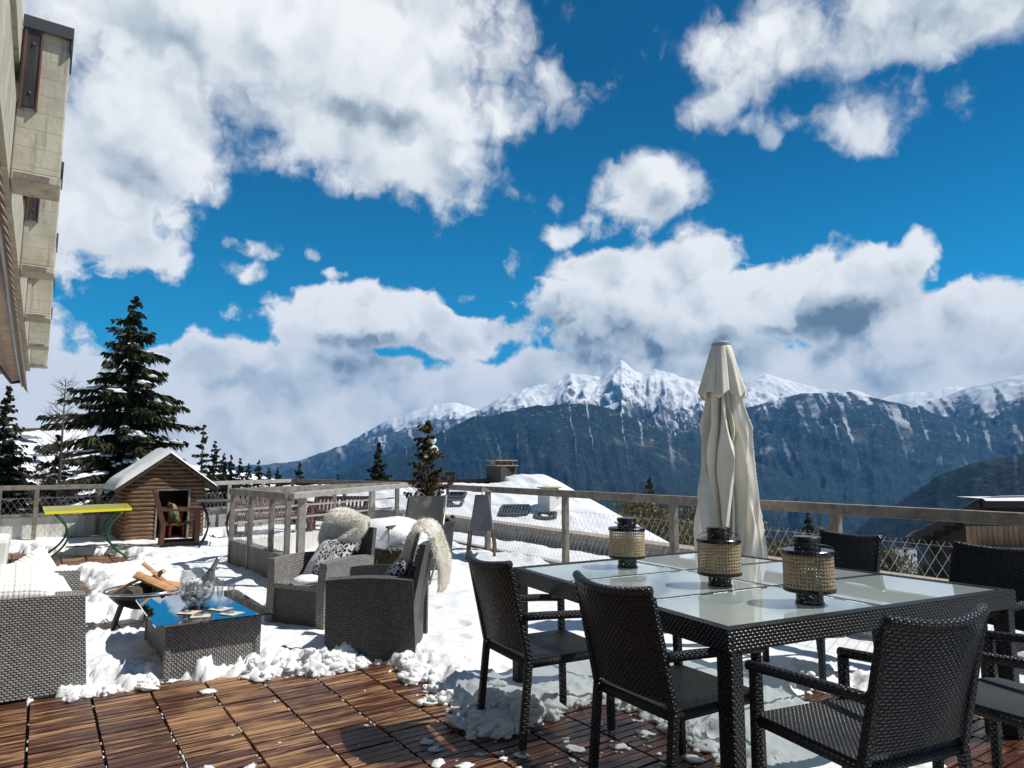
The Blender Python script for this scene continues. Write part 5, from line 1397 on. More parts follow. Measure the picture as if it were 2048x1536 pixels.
# floor lantern
def floor_lantern():
    c = far(964, 1000, 9.9)
    t = thing('floor_lantern', 'tall grey tapered metal lantern on four legs by the long railing', 'lantern', (c.x, c.y, .05)); t.rotation_euler.z = .95
    zs = (.44, .94); w = (.165, .095)
    m = MB()
    P0 = [(-w[0], -w[0]), (w[0], -w[0]), (w[0], w[0]), (-w[0], w[0])]; P1 = [(x * w[1] / w[0], y * w[1] / w[0]) for x, y in P0]
    for k in range(4):
        a, b = P0[k], P0[(k + 1) % 4]; c_, d_ = P1[(k + 1) % 4], P1[k]
        m.quad((*a, zs[0]), (*b, zs[0]), (*c_, zs[1]), (*d_, zs[1]))
    m.quad(*[(x, y, zs[0]) for x, y in P0[::-1]]); m.quad(*[(x, y, zs[1]) for x, y in P1]); m.build('lantern_body', material('grey_enamel', color=(.15, .15, .165), rough=.45), t)
    for x, y in P0:
        m = MB(); m.beam((x * 1.22, y * 1.22, 0), (x, y, zs[0] - .002), .028, .028, (x, -y, 0)); m.build('leg', M_RUST, t)
    m = MB(); m.beam((-.165, -.166, .425), (.165, -.166, .425), .01, .025); m.build('bottom_rim', M_RUST, t)
    m = MB(); m.tube([(0, 0, zs[1]), (0, 0, zs[1] + .06)], .007, 6); m.build('stem', M_RUST, t)
    m = MB(); m.lathe([(.15, zs[1] + .045), (.02, zs[1] + .125), (.0, zs[1] + .128)], 4); m.build('rain_cap', M_RUST, t)
floor_lantern()

# ---------------------------------------------------------------- plants
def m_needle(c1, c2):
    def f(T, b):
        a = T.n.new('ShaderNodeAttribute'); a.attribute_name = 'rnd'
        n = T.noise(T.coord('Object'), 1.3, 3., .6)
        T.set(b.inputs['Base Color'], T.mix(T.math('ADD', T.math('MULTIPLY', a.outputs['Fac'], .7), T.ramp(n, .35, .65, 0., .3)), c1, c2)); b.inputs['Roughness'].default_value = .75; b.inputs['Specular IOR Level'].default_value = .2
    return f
M_SPRUCE = material('spruce_needles', m_needle((.012, .020, .010), (.060, .062, .024)))
M_BLUESP = material('dark_spruce_needles', m_needle((.008, .014, .010), (.028, .036, .020)))
M_DRYSP = material('dry_conifer_needles', m_needle((.045, .035, .014), (.165, .105, .040)))
M_JUNI = material('juniper_sprays', m_needle((.022, .035, .008), (.13, .13, .025)))
M_TWIG = material('bare_twigs', color=(.055, .042, .034), rough=.9)
M_SHRUB = material('spring_shrub', m_needle((.060, .055, .018), (.21, .17, .045)))
def spruce_meshes(name, H, R, levels, per, seed, snow=0., droop=.25, sparse=0., shape=1., tw=1., needles=M_SPRUCE, trunk_r=None):
    rd = random.Random(seed); m = MB(); sn = MB(); tr = MB()
    r0 = trunk_r or H * .016
    tr.tube([(0, 0, 0), (H * .004, 0, H * .3), (-H * .004, H * .004, H * .65), (0, 0, H * .99)], [r0, r0 * .8, r0 * .42, r0 * .06], 8)
    for k in range(levels):
        q = k / (levels - 1); z = H * (.03 + .95 * q ** .9)
        R_l = R * (1 - q) ** shape * (1 + .28 * math.sin(k * 2.4 + seed)) + .02 * R
        n = max(3, int(per * (1 - .45 * q)))
        a0 = rd.uniform(0, 6.28)
        for j in range(n):
            if rd.random() < sparse: continue
            an = a0 + 2 * math.pi * (j + rd.uniform(-.35, .35)) / n; L = R_l * rd.uniform(.55, 1.15)
            dz0 = rd.uniform(-.6, .6) * H * .95 / levels
            lift = rd.uniform(.08, .32); dp = droop * rd.uniform(.7, 1.3)
            ca, sa = math.cos(an), math.sin(an); bend = rd.gauss(0, .10)
            def pt(t): return Vector((ca * L * t - sa * L * bend * t * t, sa * L * t + ca * L * bend * t * t, z + dz0 + L * (lift * t - dp * 1.5 * t * t + .5 * dp * t ** 4) * (1.2 - q)))
            if L > R * .1: tr.tube([pt(0), pt(.5), pt(.96)], [max(.012 * L, .006), .008 * L, .002 * L], 4, caps=False)
            N = max(5, int(L / (.085 * tw)))
            for s in range(N + 1):
                t = .08 + .94 * s / N; p = pt(min(t, 1)) + Vector((rd.gauss(0, .02), rd.gauss(0, .02), rd.gauss(0, .03))) * tw
                side = Vector((-sa, ca, 0)); fw = (pt(min(t + .05, 1.05)) - pt(t - .05)).normalized()
                for sg in (-1, 1, -.5, .5, 0):
                    l2 = tw * (.10 + .40 * max(0, 1 - t) ** .8 * min(1, L) + .10 * rd.random()) * min(1., .4 + L * .45)
                    d = (fw * rd.uniform(.4, .9) + side * sg * rd.uniform(.7, 1.2) + Vector((0, 0, rd.uniform(-.75, .12)))).normalized()
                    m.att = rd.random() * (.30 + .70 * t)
                    w = tw * rd.uniform(.030, .058); up = Vector((rd.gauss(0, .5), rd.gauss(0, .5), 1))
                    sd = d.cross(up).normalized() * w
                    b = p + d * l2 * .55 - Vector((0, 0, .10 * l2)); e = p + d * l2 - Vector((0, 0, .30 * l2))
                    i = len(m.v); m.v += [tuple(p - sd * .5), tuple(p + sd * .5), tuple(b + sd), tuple(b - sd), tuple(e)]
                    m.face((i, i + 1, i + 2, i + 3)); m.face((i + 3, i + 2, i + 4))
                    if rd.random() < .5:
                        sd2 = Vector((rd.gauss(0, .3), rd.gauss(0, .3), 1)).normalized() * w * .9
                        i = len(m.v); m.v += [tuple(p - sd2 * .8), tuple(p + sd2 * .4), tuple(b + sd2 * .5), tuple(b - sd2 * 1.3), tuple(e - sd2 * .7)]
                        m.face((i, i + 1, i + 2, i + 3)); m.face((i + 3, i + 2, i + 4))
            if snow and rd.random() < snow * (1.15 - q * 1.1) and L > R * .12:
                for rep in range(10 if H > 12 and R > 3 else 4):
                    ts = rd.uniform(.15, .75); te = min(1.02, ts + rd.uniform(.12, .3)); npt = 6; lat = rd.gauss(0, .10) * min(L, 2.) * tw * .6
                    pts = [pt(ts + (te - ts) * c / (npt - 1)) + Vector((-sa * lat + rd.gauss(0, .02), ca * lat + rd.gauss(0, .02), .045 * tw - abs(lat) * .35)) for c in range(npt)]
                    wv = tw * rd.uniform(.03, .10)
                    i0 = len(sn.v); sn.tube(pts, [wv * (.2 + .8 * math.sin(math.pi * (c + .5) / npt)) * rd.uniform(.6, 1.3) for c in range(npt)], 6)
                    for v in range(i0, len(sn.v)):
                        x, y, zz = sn.v[v]; c = min(range(npt), key=lambda c: (pts[c].x - x) ** 2 + (pts[c].y - y) ** 2); sn.v[v] = (x + rd.gauss(0, .014), y + rd.gauss(0, .014), pts[c].z + (zz - pts[c].z) * .5 + rd.gauss(0, .008))
    return tr, m, sn, needles
def tree(label, meshes, loc, group=None, name='spruce_tree', rz=0, cat='tree'):
    t = thing(name, label, cat, loc, rz, group); tr, m, sn, nd = meshes
    tr.build('trunk', M_BARK, t, smooth=True); m.build('crown', nd, t)
    if sn.v: tag(sn.build('snow_load', M_SNOW, t, smooth=True), kind='stuff')
    return t
G_T = 'conifers beyond the terrace'
def base(px, top_y, depth, H):
    p = far(px, 933, depth); zt = EYE + (HOR - top_y) * depth / 1375.; return (p.x, p.y, zt - H)
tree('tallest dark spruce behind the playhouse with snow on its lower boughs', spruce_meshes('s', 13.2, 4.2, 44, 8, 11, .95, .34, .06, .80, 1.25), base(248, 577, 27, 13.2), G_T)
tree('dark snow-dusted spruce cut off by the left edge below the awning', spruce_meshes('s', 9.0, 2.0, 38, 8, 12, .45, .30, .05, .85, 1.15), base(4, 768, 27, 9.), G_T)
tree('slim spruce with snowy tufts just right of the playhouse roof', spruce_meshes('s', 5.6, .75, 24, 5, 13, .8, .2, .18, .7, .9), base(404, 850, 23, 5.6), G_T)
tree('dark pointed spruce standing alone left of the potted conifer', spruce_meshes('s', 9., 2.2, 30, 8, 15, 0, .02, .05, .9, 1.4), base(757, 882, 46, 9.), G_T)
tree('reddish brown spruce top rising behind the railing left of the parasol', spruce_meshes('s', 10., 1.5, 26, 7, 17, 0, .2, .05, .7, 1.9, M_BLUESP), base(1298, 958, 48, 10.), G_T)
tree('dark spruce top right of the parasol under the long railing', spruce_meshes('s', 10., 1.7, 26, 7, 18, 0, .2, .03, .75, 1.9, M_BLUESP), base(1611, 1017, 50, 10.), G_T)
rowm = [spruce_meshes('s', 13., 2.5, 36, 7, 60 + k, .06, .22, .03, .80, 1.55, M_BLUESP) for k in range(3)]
row = [(428, 880, 62, 'tallest spruce of the dark row right of the playhouse, nearest to it'), (447, 906, 70, 'spruce of the dark row, second from the playhouse'), (462, 908, 66, 'spruce of the dark row, third from the playhouse'), (480, 915, 72, 'spruce in the middle of the dark row, behind the railing post'), (497, 926, 80, 'small spruce of the dark row just left of the round-topped one'), (517, 918, 66, 'bushy round-topped spruce of the dark row'), (538, 934, 80, 'low spruce of the dark row, second from its right end'), (556, 934, 82, 'low spruce at the right end of the dark row'), (599, 923, 60, 'broad spruce standing apart right of the dark row'), (676, 948, 70, 'tip of a spruce barely showing above the far corner railing')]
protos = []
for k, (x, y, d, lab) in enumerate(row):
    if k < 3: t = tree(lab, rowm[k], base(x, y, d, 13.), 'dark row of conifers'); protos.append(t)
    else: t = dup(protos[k % 3], base(x, y, d, 13.), k * 1.7, lab)
tree('snow-laden young spruce at the foot of the leafless larch', spruce_meshes('s', 6.2, 1.9, 22, 7, 19, .95, .34, .08, .8, 1.1), base(112, 872, 26, 6.2), G_T)
def bare_tree():
    rd = random.Random(3); x, y, z = base(118, 752, 24, 9.); m = MB(); H = 9.
    t = thing('larch_tree', 'thin leafless larch left of the big spruce', 'tree', (x, y, z))
    tr = MB(); tr.tube([(0, 0, 0), (.05, 0, H * .5), (0, .03, H)], [.11, .07, .008], 7); tr.build('trunk', M_TWIG, t, smooth=True)
    for k in range(120):
        q = rd.random() ** .8; zz = H * (.12 + .86 * q); L = (1 - q) * 2.2 * rd.uniform(.5, 1.1) + .15; an = rd.uniform(0, 6.28); d = Vector((math.cos(an), math.sin(an), rd.uniform(.25, .9))).normalized()
        p = Vector((0, 0, zz)); a = p + d * L * .5 - Vector((0, 0, .02)); e = p + d * L + Vector((0, 0, .12 * L)); m.tube([p, a, e], [.016, .010, .004], 4, caps=False)
        for s in range(int(5 + L * 6)):
            u = rd.uniform(.25, 1); b = p.lerp(e, u); dd = (d + Vector((rd.gauss(0, .5), rd.gauss(0, .5), rd.gauss(.2, .4)))).normalized(); m.tube([b, b + dd * rd.uniform(.15, .45)], [.006, .003], 3, caps=False)
    m.build('crown', M_TWIG, t)
bare_tree()
def shrub(label, px, top, dep, w, h, seed, mat=M_SHRUB, n=1500, group='spring shrubs below the terrace'):
    rd = random.Random(seed); c = far(px, top, dep); t = thing('shrub', label, 'shrub', (c.x, c.y, c.z - h), 0, group)
    m = MB(); tw = MB()
    cl_ = [(rd.gauss(0, w * .28), rd.gauss(0, w * .28), h * rd.uniform(.45, .95), w * rd.uniform(.13, .26)) for _ in range(16)]
    for (x, y, z, r) in cl_: tw.tube([(x * .1, y * .1, 0), (x * .6, y * .6, z * .6), (x, y, z)], [.06, .035, .01], 4, caps=False)
    for (x, y, z, r) in cl_:
        for s in range(26):
            e = Vector((x, y, z)) + Vector((rd.gauss(0, r), rd.gauss(0, r), rd.gauss(0, r) + r)); tw.tube([(x, y, z - r), tuple(e)], [.014, .006], 3, caps=False)
    for k in range(n):
        x, y, z, r = rd.choice(cl_); p = Vector((x, y, z)) + Vector((rd.gauss(0, 1), rd.gauss(0, 1), rd.gauss(0, 1))).normalized() * r * rd.random() ** .4 * 1.2
        a = Vector((rd.gauss(0, 1), rd.gauss(0, 1), rd.gauss(0, 1))).normalized(); b = a.orthogonal(); s = rd.uniform(.05, .11) * w / 3.; m.att = rd.random()
        m.quad(p - a * s, p + b * s * .7, p + a * s, p - b * s * .7)
    tw.build('stems', M_TWIG, t); m.build('foliage', mat, t)
for k, (px, top, dep, w, h, lab) in enumerate([(1262, 1000, 36, 3.4, 5.5, 'olive shrub behind the snowy roof corner, left of the brown spruce top'), (1330, 1012, 34, 3.0, 5.5, 'yellowish shrub right of the brown spruce top'), (1378, 1008, 36, 3.4, 6., 'orange-brown shrub half behind the closed parasol'), (1430, 1050, 26, 2.4, 4., 'low green shrub behind the parasol skirt'), (1560, 1074, 30, 3.4, 5., 'olive shrub at the foot of the dark spruce right of the parasol'), (1660, 1090, 30, 2.6, 5., 'olive shrub behind the first chair across the table'), (1790, 1096, 34, 3.0, 5., 'dark green shrub below the small white building'), (1868, 1085, 24, 1.7, 4., 'dark shrub under the eaves of the timber chalet')]):
    shrub(lab, px, top, dep, w, h, 70 + k, M_SHRUB if k < 6 else M_JUNI)

# potted conifer, planters
def pot():
    c = far(853, 1100, 8.9)
    t = thing('plant_pot', 'tall dark grey square tapered pot holding the conifer', 'pot', (c.x, c.y, .04)); t.rotation_euler.z = .5
    m = MB(); m.lathe([(.36, 0), (.42, .64), (.44, .64), (.44, .66), (.40, .66), (.39, .58), (.0, .58)], 4); m.build('pot_body', material('grey_planter', color=(.075, .075, .08), rough=.6), t)
    m = MB(); m.lathe([(.0, .585), (.37, .583)], 4); m.build('soil', M_GAP, t)
    tr, mm, sn, nd = spruce_meshes('p', 1.35, .27, 17, 6, 40, 0, -.15, .12, .35, .55, M_DRYSP, .016)
    rd = random.Random(8)
    for k in range(130):
        z = rd.uniform(.05, .75); a = rd.uniform(0, 6.28); L = rd.uniform(.12, .34)
        tr.tube([(0, 0, z * .6), (L * .5 * math.cos(a), L * .5 * math.sin(a), z), (L * math.cos(a), L * math.sin(a), z + rd.uniform(.02, .22))], [.006, .004, .002], 3, caps=False)
    tr.tube([(.05, 0, 0), (.09, .02, 1.25)], [.012, .004], 5)
    for r, p in ((.052, (.03, -.06, 1.12)), (.066, (.045, -.06, 1.0)), (.03, (-.06, -.07, .92)), (.04, (-.13, -.05, .42)), (.045, (.10, -.02, .46))): sn.blob(p, r, 12, 8, .12, (1.1, 1, .9), r)
    tree('brownish half-dry conifer with two balls of snow, growing in the tall grey pot', (tr, mm, sn, nd), (c.x, c.y, .62), None, 'potted_conifer', 0, 'conifer')
pot()
def snowy_planter():
    c = far(784, 1100, 8.2)
    t = thing('planter_box', 'low dark planter box under a thick cap of snow beside the camp chair', 'planter', (c.x, c.y, 0)); t.rotation_euler.z = -.35
    m = MB(); m.bounds((-.42, -.36, .02), (.42, .36, .45)); m.build('box', M_DARKWOOD, t, bevel=.01)
    rd = random.Random(6); m = MB()
    for k in range(1700):
        a = rd.uniform(0, 6.28); rr = rd.uniform(.25, .5); p = Vector((rr * 1.05 * math.cos(a), rr * .9 * math.sin(a), rd.uniform(.30, .50))); d = Vector((math.cos(a) * .6, math.sin(a) * .6, rd.uniform(-1.1, -.1))).normalized(); L = rd.uniform(.04, .12); s = d.orthogonal().normalized() * rd.uniform(.006, .012); m.att = rd.random()
        i = len(m.v); m.v += [tuple(p - s), tuple(p + s), tuple(p + d * L + s * .4), tuple(p + d * L - s * .4)]; m.face((i, i + 1, i + 2, i + 3))
    jb = m.build('juniper', M_JUNI, t)
    m = MB(); m.blob((0, 0, .57), .45, 36, 22, .045, (1.12, .95, .50), 5); o = m.build('snow_cap', M_SNOW, t, smooth=True)
snowy_planter()
def white_trough():
    t = thing('planter_trough', 'white plastic planter trough at the left edge below the railing', 'planter', (-.50, 11.2, .0))
    m = MB(); w = .22
    m.box((0, 0, .24), (.42, 1.1, .48), taper=1.12); m.build('trough', material('white_plastic', color=(.70, .69, .64), rough=.5), t, bevel=.02)
    m = MB(); m.box((0, 0, .484), (.40, 1.08, .02)); m.build('soil', M_SNOW, t)
white_trough()
# ---------------------------------------------------------------- the building on the left
def hotel():
    t = thing('concrete_building', 'weathered concrete facade with projecting fins along the left edge', 'building', (-.375, 8, 3.745))
    y0, y1 = -13., 12.6
    m = MB(); m.bounds((-.30, y0, 0), (0, y1, .70)); m.bounds((-.30, y0, 1.02), (0, y1, 1.37)); m.bounds((-.30, y0, .70), (-.12, y1, 1.02)); m.build('parapet_band', M_CONC, t)
    m = MB(); m.bounds((-.118, y0, .72), (-.09, y1, 1.0)); m.build('dark_groove', M_DGREY, t)
    m = MB(); m.bounds((-2.4, y0, -.12), (-.08, y1 - .05, -.003)); m.build('soffit', M_CONCG, t)
    m = MB(); m.bounds((-2.4, y0, -3.7), (-2.2, y1 - 2, -.122)); m.build('wall', M_CONC, t)
    rust = material('copper_edge', color=(.16, .065, .04), rough=.5)
    def m_plate(T, b):
        n = T.noise(T.scale(T.coord('Object'), (8, 8, 1)), 3., 5., .6); T.set(b.inputs['Base Color'], T.mix(T.ramp(n, .4, .7), (.035, .032, .034), (.10, .075, .065))); b.inputs['Roughness'].default_value = .4
    plate = material('dark_copper_plate', m_plate)
    for k in range(5):
        y = -1.2 + 3.2 * k
        m = MB(); m.bounds((.002, y, .10), (.345, y + .36, 1.40)); f = m.build('fin', M_CONC, t, bevel=.012)
        m = MB(); m.bounds((.003, y - .025, .012), (.353, y + .37, .098)); b = m.build('fin_foot', M_CONC, f, bevel=.015)
        m = MB(); m.bounds((.03, y - .0285, .03), (.27, y - .0255, .082)); m.build('panel_recess', M_GREYWOOD, f)
        m = MB(); m.bounds((.034, y - .035, .66), (.135, y - .002, 1.345)); c = m.build('metal_plate', plate, f)
        m = MB(); m.bounds((.022, y - .045, .64), (.0335, y - .003, 1.345)); m.bounds((.1355, y - .045, .64), (.147, y - .003, 1.345)); m.build('copper_edge', rust, f)
        m = MB()
        for zz in (.78, 1.22): m.blob((.085, y - .037, zz), .013, 8, 5, 0)
        m.build('bolts', rust, f, smooth=True)
        m = MB(); m.bounds((.0, y - .05, 1.402), (.362, y + .40, 1.46)); m.bounds((.347, y - .05, 1.24), (.362, y + .37, 1.4015)); m.bounds((.0, y - .055, 1.35), (.362, y - .04, 1.4015)); m.build('cap_flashing', M_DGREY, f)
hotel()
def awning():
    t = thing('awning', 'half-closed beige awning with a scalloped fringe under the facade', 'awning', (-.34, 9, 3.0))
    cl_ = material('awning_canvas', m_wood((.36, .26, .19), (.50, .39, .30), (2, 2, 2), .85))
    a, b = Vector((-.02, -7.6, .234)), Vector((.03, 3.9, -.35))
    m = MB(); m.tube([a, b], .032, 10); m.build('front_bar', M_ALU, t, smooth=True)
    def g(u, v):
        p = a.lerp(b, v); q = Vector((-1.1, -7.6 + 11.4 * v, .55)); w = p.lerp(q, u); w.z -= .10 * math.sin(math.pi * u) - .02 * math.sin(u * 40); return w
    m = MB(); m.grid(g, 24, 16); m.build('canopy', cl_, t, smooth=True)
    m = MB(); N = 460
    top = [a.lerp(b, k / N) for k in range(N + 1)]
    i = len(m.v)
    for k, p in enumerate(top):
        s = abs(math.sin(k / N * math.pi * 58)); dr = .055 + .085 * s
        m.v += [tuple(p), (p.x + .012 + .03 * s, p.y, p.z - dr * .5), (p.x + .02 + .055 * s, p.y + .02, p.z - dr)]
    for k in range(N):
        for r in (0, 1): m.face((i + 3 * k + r, i + 3 * k + 3 + r, i + 3 * k + 4 + r, i + 3 * k + 1 + r))
    o = m.build('fringe', cl_, t); s = o.modifiers.new('th', 'SOLIDIFY'); s.thickness = .004
    m = MB(); m.tube([(.028, 3.55, -.33), (-.10, 3.45, -.37), (-.30, 2.9, -.12), (-.9, 1.6, .15)], .022, 8); m.build('arm', M_DGREY, t, smooth=True)
awning()

# ---------------------------------------------------------------- neighbouring houses
M_TILE = material('brown_roof_tiles', m_wood((.10, .06, .05), (.17, .10, .08), (2, 9, 9), .8))
M_BRICKD = material('dark_brick', m_wood((.04, .035, .034), (.075, .065, .06), (5, 5, 5), .8))
M_RENDER = material('white_render', m_concrete((.62, .61, .58), (.74, .73, .70), .3))
M_PANE = material('window_glass', color=(.03, .04, .055), rough=.05)
def plane_hit(px, py, A, n):
    d = ray(px, py); t = (A - CP).dot(n) / d.dot(n); return CP + d * t
def snowy_house():
    TLp, TRp = far(560, 968, 34), far(1112, 961, 32); BR = far(1350, 1092, 25); BL_ = BR + (TLp - TRp) * 1.02
    n = (TRp - TLp).cross(BR - TLp).normalized(); n = n if n.z > 0 else -n
    back = (TRp - BR); back.z *= -1
    t = thing('snowy_house', 'long house below the terrace with a wide snow-covered roof', 'house', tuple(TRp))
    o = TRp
    m = MB(); th = Vector((0, 0, .3))
    m.quad(*[p - o for p in (BL_, BR, TRp, TLp)]); m.quad(*[p - o for p in (TLp, TRp, TRp + back, TLp + back)])
    m.quad(*[p - o for p in (BR - th, TRp - th, TRp, BR)]); m.quad(*[p - o for p in (TRp - th, TRp + back - th, TRp + back, TRp)]); m.quad(*[p - o for p in (BL_ - th, BR - th, BR, BL_)])
    rf = m.build('roof', M_TILE, t)
    m = MB(); w = Vector((0, 0, -7))
    ins = (TLp - TRp).normalized() * .6
    m.quad(*[p - o for p in (BR + ins - th, TRp + ins - th, TRp + ins + w, BR + ins + w)]); m.quad(*[p - o for p in (TRp + ins - th, TRp + back + ins - th, TRp + back + ins + w, TRp + ins + w)]); m.quad(*[p - o for p in (BL_ - th, BR + ins - th, BR + ins + w, BL_ + w)])
    m.build('wall', M_RENDER, t)
    nn = Noise2(77); sm = MB()
    def f(u, v):
        p = (BL_.lerp(BR, u)).lerp(TLp.lerp(TRp, u), v * .985)
        h = .24 * min(1, 12 * (1 - u), ) ** .5 * min(1, 9 * v + .35) ** .5 * (.65 + .6 * float(nn.fbm(np.array([u * 30]), np.array([v * 9]), 3)[0]))
        bare = max(0, min(1, (v - .90) / .06)) * (1 if u < .80 else max(0, 1 - (u - .80) / .02))
        h = h * (1 - bare) - .06 * bare
        h += (.14 * math.exp(-((u - .88) / .06) ** 2) + .12 * math.exp(-((u - .955) / .03) ** 2)) * max(0, min(1, (v - .80) / .18))
        return p - o + n * (.01 + h)
    sm.grid(f, 130, 50); sm.build('roof_snow', M_SNOW, rf, smooth=True)
    m = MB()
    for s in (-.10, .10): m.beam(TLp - o + Vector((0, 0, .05)) , TRp - o + Vector((0, 0, .05)), .5, .14)
    m.build('ridge_tiles', M_TILE, rf)
    def chimney(px, py, dx, dz, mat, cap, nm='chimney'):
        p = plane_hit(px, py, TLp, n) - o; m = MB(); m.box((p.x, p.y, p.z + dz / 2 - .3), (dx, dx * .8, dz + .6), Matrix.Rotation(.25, 3, 'Z')); c = m.build(nm, mat, rf)
        m = MB()
        for k in (-1, 0, 1):
            for e in (-1, 1): m.box((p.x + k * dx * .32 + e * dx * .12, p.y - k * .02, p.z + dz + .13), (.05, .3, .22))
        m.box((p.x, p.y, p.z + dz + .02), (dx * 1.06, dx * .9, .05)); m.box((p.x, p.y, p.z + dz + .26), (dx * 1.04, dx * .8, .05)); m.build('chimney_cap', cap, c)
    tan = material('tan_clay', color=(.42, .33, .20), rough=.8)
    chimney(1004, 958, 1.15, .62, M_BRICKD, tan); chimney(1099, 1026, .78, .80, M_RENDER, tan); chimney(897, 961, .55, .18, M_BRICKD, M_DGREY)
    for (x, y, w_, h_) in ((914, 1002, .75, .55), (907, 1018, .8, .6), (1030, 1032, 1.1, .85), (1092, 1043, .8, .5)):
        p = plane_hit(x, y, TLp, n) - o; u = (TRp - TLp).normalized(); v = n.cross(u).normalized()
        q = p + n * .26; m = MB(); m.quad(*[q + u * a * w_ / 2 + v * b * h_ / 2 for a, b in ((-1, -1), (1, -1), (1, 1), (-1, 1))]); sk = m.build('skylight', M_PANE, rf)
        m = MB()
        for a, b in (((-1, -1), (1, -1)), ((1, -1), (1, 1)), ((1, 1), (-1, 1)), ((-1, 1), (-1, -1))): m.beam(q + u * a[0] * w_ / 2 + v * a[1] * h_ / 2, q + u * b[0] * w_ / 2 + v * b[1] * h_ / 2, .12, .12, n)
        m.build('skylight_frame', M_DGREY, sk)
    for x, y in ((895, 1003), (878, 1000)):
        p = plane_hit(x, y, TLp, n) - o; m = MB(); m.tube([p, p + Vector((0, 0, .62))], .07, 8); m.build('vent_pipe', M_DGREY, rf)
snowy_house()
M_CHALET = material('nearly_black_timber', m_wood((.010, .007, .005), (.026, .018, .013), (2, 14, 14), .8, .5))
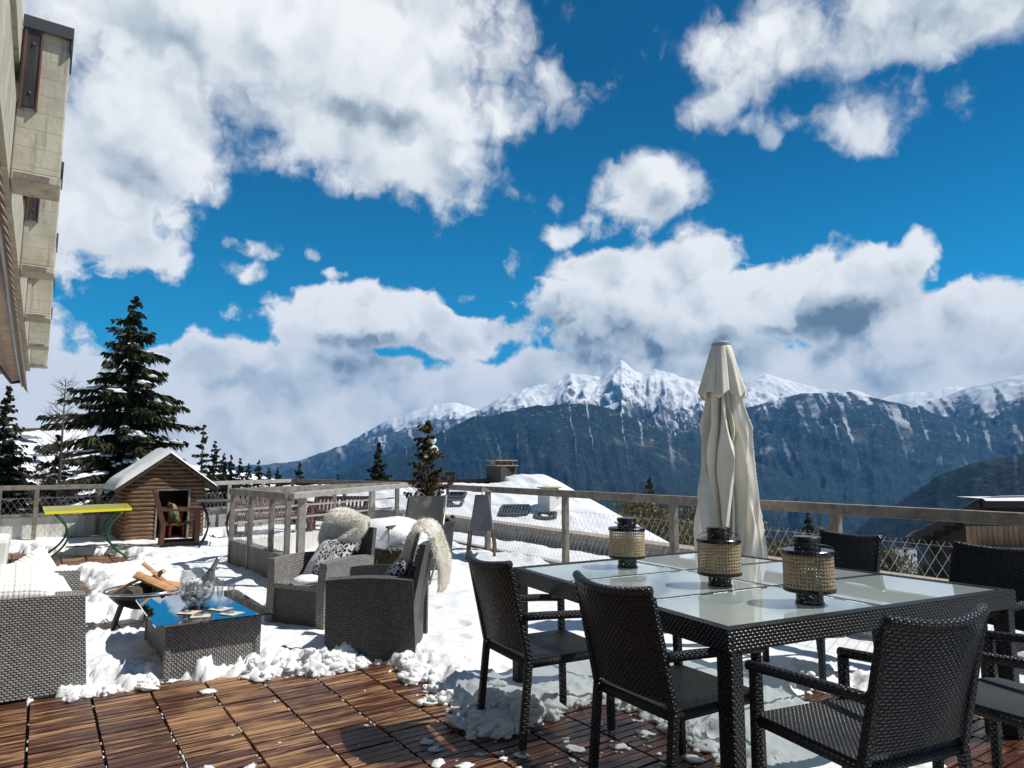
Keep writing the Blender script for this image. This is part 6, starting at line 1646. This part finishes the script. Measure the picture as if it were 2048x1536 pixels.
def chalet():
    ap, el_ = far(1972, 1002, 21.5), far(1822, 1077, 24.2); o = ap
    t = thing('timber_chalet', 'dark timber chalet with snow on its roof at the right edge', 'house', tuple(o))
    e = el_ - o; h = Vector((e.x, e.y, 0)); L = h.length; h.normalize()
    v = Vector((h.y, -h.x, 0)); v = v if v.dot(CR) > 0 else -v
    r = Vector((CR.x, CR.y, 0)); up = Vector((0, 0, 1))
    # roof slope falling away behind the verge, with its rafters under the overhang
    m = MB(); th = up * .20; a0, b0 = -v * .25, e - v * .25; ext = e * 1.04 - v * .25
    m.quad(a0, ext, ext + v * 7, a0 + v * 7); m.quad(a0 - th, a0 + v * 7 - th, ext + v * 7 - th, ext - th); m.quad(a0 - th, ext - th, ext, a0); m.quad(ext - th, ext + v * 7 - th, ext + v * 7, ext)
    for k in range(7):
        p = e * (k + .5) / 7 - th; m.beam(p - v * .2 - up * .06, p + v * .9 - up * .06, .12, .14)
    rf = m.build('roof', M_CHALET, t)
    m = MB()
    def f(a, b): return e * (a * 1.02) - v * (.2 - 6.8 * b) + up * (.10 + .06 * (min(1, 8 * b) ** .5) + .04 * math.sin(a * 23) * math.sin(a * 9))
    m.grid(f, 40, 8)
    q0 = -v * .2; R8 = r * 6.5; bk = v * 3.0 + up * .10
    m.grid(lambda a, b: q0 + R8 * a + Vector((CF.x, CF.y, 0)).normalized() * (b * 1.5 - .3) + up * (-.02 + .11 * min(1, 6 * b) ** .5), 14, 8)
    m.build('roof_snow', M_SNOW, rf, smooth=True)
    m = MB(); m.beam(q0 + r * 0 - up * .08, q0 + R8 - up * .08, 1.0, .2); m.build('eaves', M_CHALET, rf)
    m = MB(); dn = -up * 7
    w0, w1 = v * .45 - up * .2, e * .86 + v * .45 - up * .2
    m.quad(w0, w1, Vector((w1.x, w1.y, -7)), Vector((w0.x, w0.y, -7)))
    m.quad(w0, w0 + R8, w0 + R8 + dn, w0 + dn); m.quad(w1, w1 + v * 6, w1 + v * 6 + dn, w1 + dn)
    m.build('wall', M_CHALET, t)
    bal = material('balcony_boards', m_wood((.17, .10, .05), (.29, .185, .105), (9, 9, 2), .8))
    c0 = far(1936, 1052, 20.6) - o; z1 = c0.z; z0 = z1 - .62; c0.z = 0
    m = MB(); rd = random.Random(3)
    for k in range(34):
        m.att = rd.random(); p = c0 + r * (k * .16); m.box((p.x, p.y, (z0 + z1) / 2), (.135, .03, z1 - z0), Matrix.Rotation(math.atan2(r.y, r.x), 3, 'Z'))
    bb = m.build('balcony_front', bal, t)
    m = MB(); m.beam(c0 - r * .1 + up * (z1 + .05), c0 + r * 5.4 + up * (z1 + .05), .10, .07); m.beam(c0 - r * .1 + up * (z0 - .06) + v * .3, c0 + r * 5.4 + up * (z0 - .06) + v * .3, .9, .10); m.build('balcony_rail', M_CHALET, bb)
    for k in range(3):
        m = MB(); p = w0 + r * (.8 + k * 1.4) - Vector((CF.x, CF.y, 0)) * .02; m.quad(p - up * 1.1, p + r * .8 - up * 1.1, p + r * .8 - up * .35, p - up * .35); m.build('window', M_PANE, t)
chalet()
def hill_house():
    a, b = far(-40, 868, 46), far(172, 860, 52); c = far(190, 990, 38); d = far(-60, 985, 33); o = a
    t = thing('hillside_house', 'house on the slope at the far left with a broad white roof', 'house', tuple(o))
    n = (b - a).cross(d - a).normalized(); n = n if n.z > 0 else -n
    nn = Noise2(91); m = MB()
    m.grid(lambda u, v: d.lerp(c, u).lerp(a.lerp(b, u), v) - o + n * .2 * float(nn.fbm(np.array([u * 12]), np.array([v * 7]), 3)[0]), 60, 40); m.build('roof_snow', M_SNOW, t, smooth=True)
    m = MB(); th = Vector((0, 0, .5)); m.quad(d - o - th, c - o - th, c - o, d - o); m.quad(c - o - th, b - o - th, b - o, c - o); m.beam(a - o + Vector((0, 0, .1)), b - o + Vector((0, 0, .1)), .5, .35); m.build('roof_edge', M_DARKWOOD, t)
    m = MB(); w = Vector((0, 0, -9)); i = (a - b).normalized() * .8; m.quad(d - o - th, d - o + w, c + i - o + w, c + i - o - th); m.quad(c + i - o - th, c + i - o + w, b + i - o + w, b + i - o - th); m.build('wall', M_RENDER, t)
    for x, y in ((44, 881), (62, 884), (96, 902), (78, 920)):
        p = plane_hit(x, y, a, n) - o + n * .3; u = (b - a).normalized(); v = n.cross(u).normalized(); m = MB(); m.quad(*[p + u * e * .5 + v * g * .45 for e, g in ((-1, -1), (1, -1), (1, 1), (-1, 1))]); m.build('skylight', M_PANE, t)
hill_house()
def far_block():
    c = far(1809, 1107, 240); t = thing('white_block', 'small pale flat-roofed building far below between the trees', 'building', tuple(c)); t.rotation_euler.z = -.4
    m = MB(); m.box((0, 0, -3), (5.5, 5, 9)); m.build('wall', M_RENDER, t)
    m = MB(); m.box((0, 0, 1.65), (5.8, 5.3, .25)); m.build('roof', M_DGREY, t)
    for k in range(4):
        m = MB(); m.box((-2 + k * 1.3, -2.51, -.4), (.7, .04, 1.0)); m.build('window', M_PANE, t)
far_block()
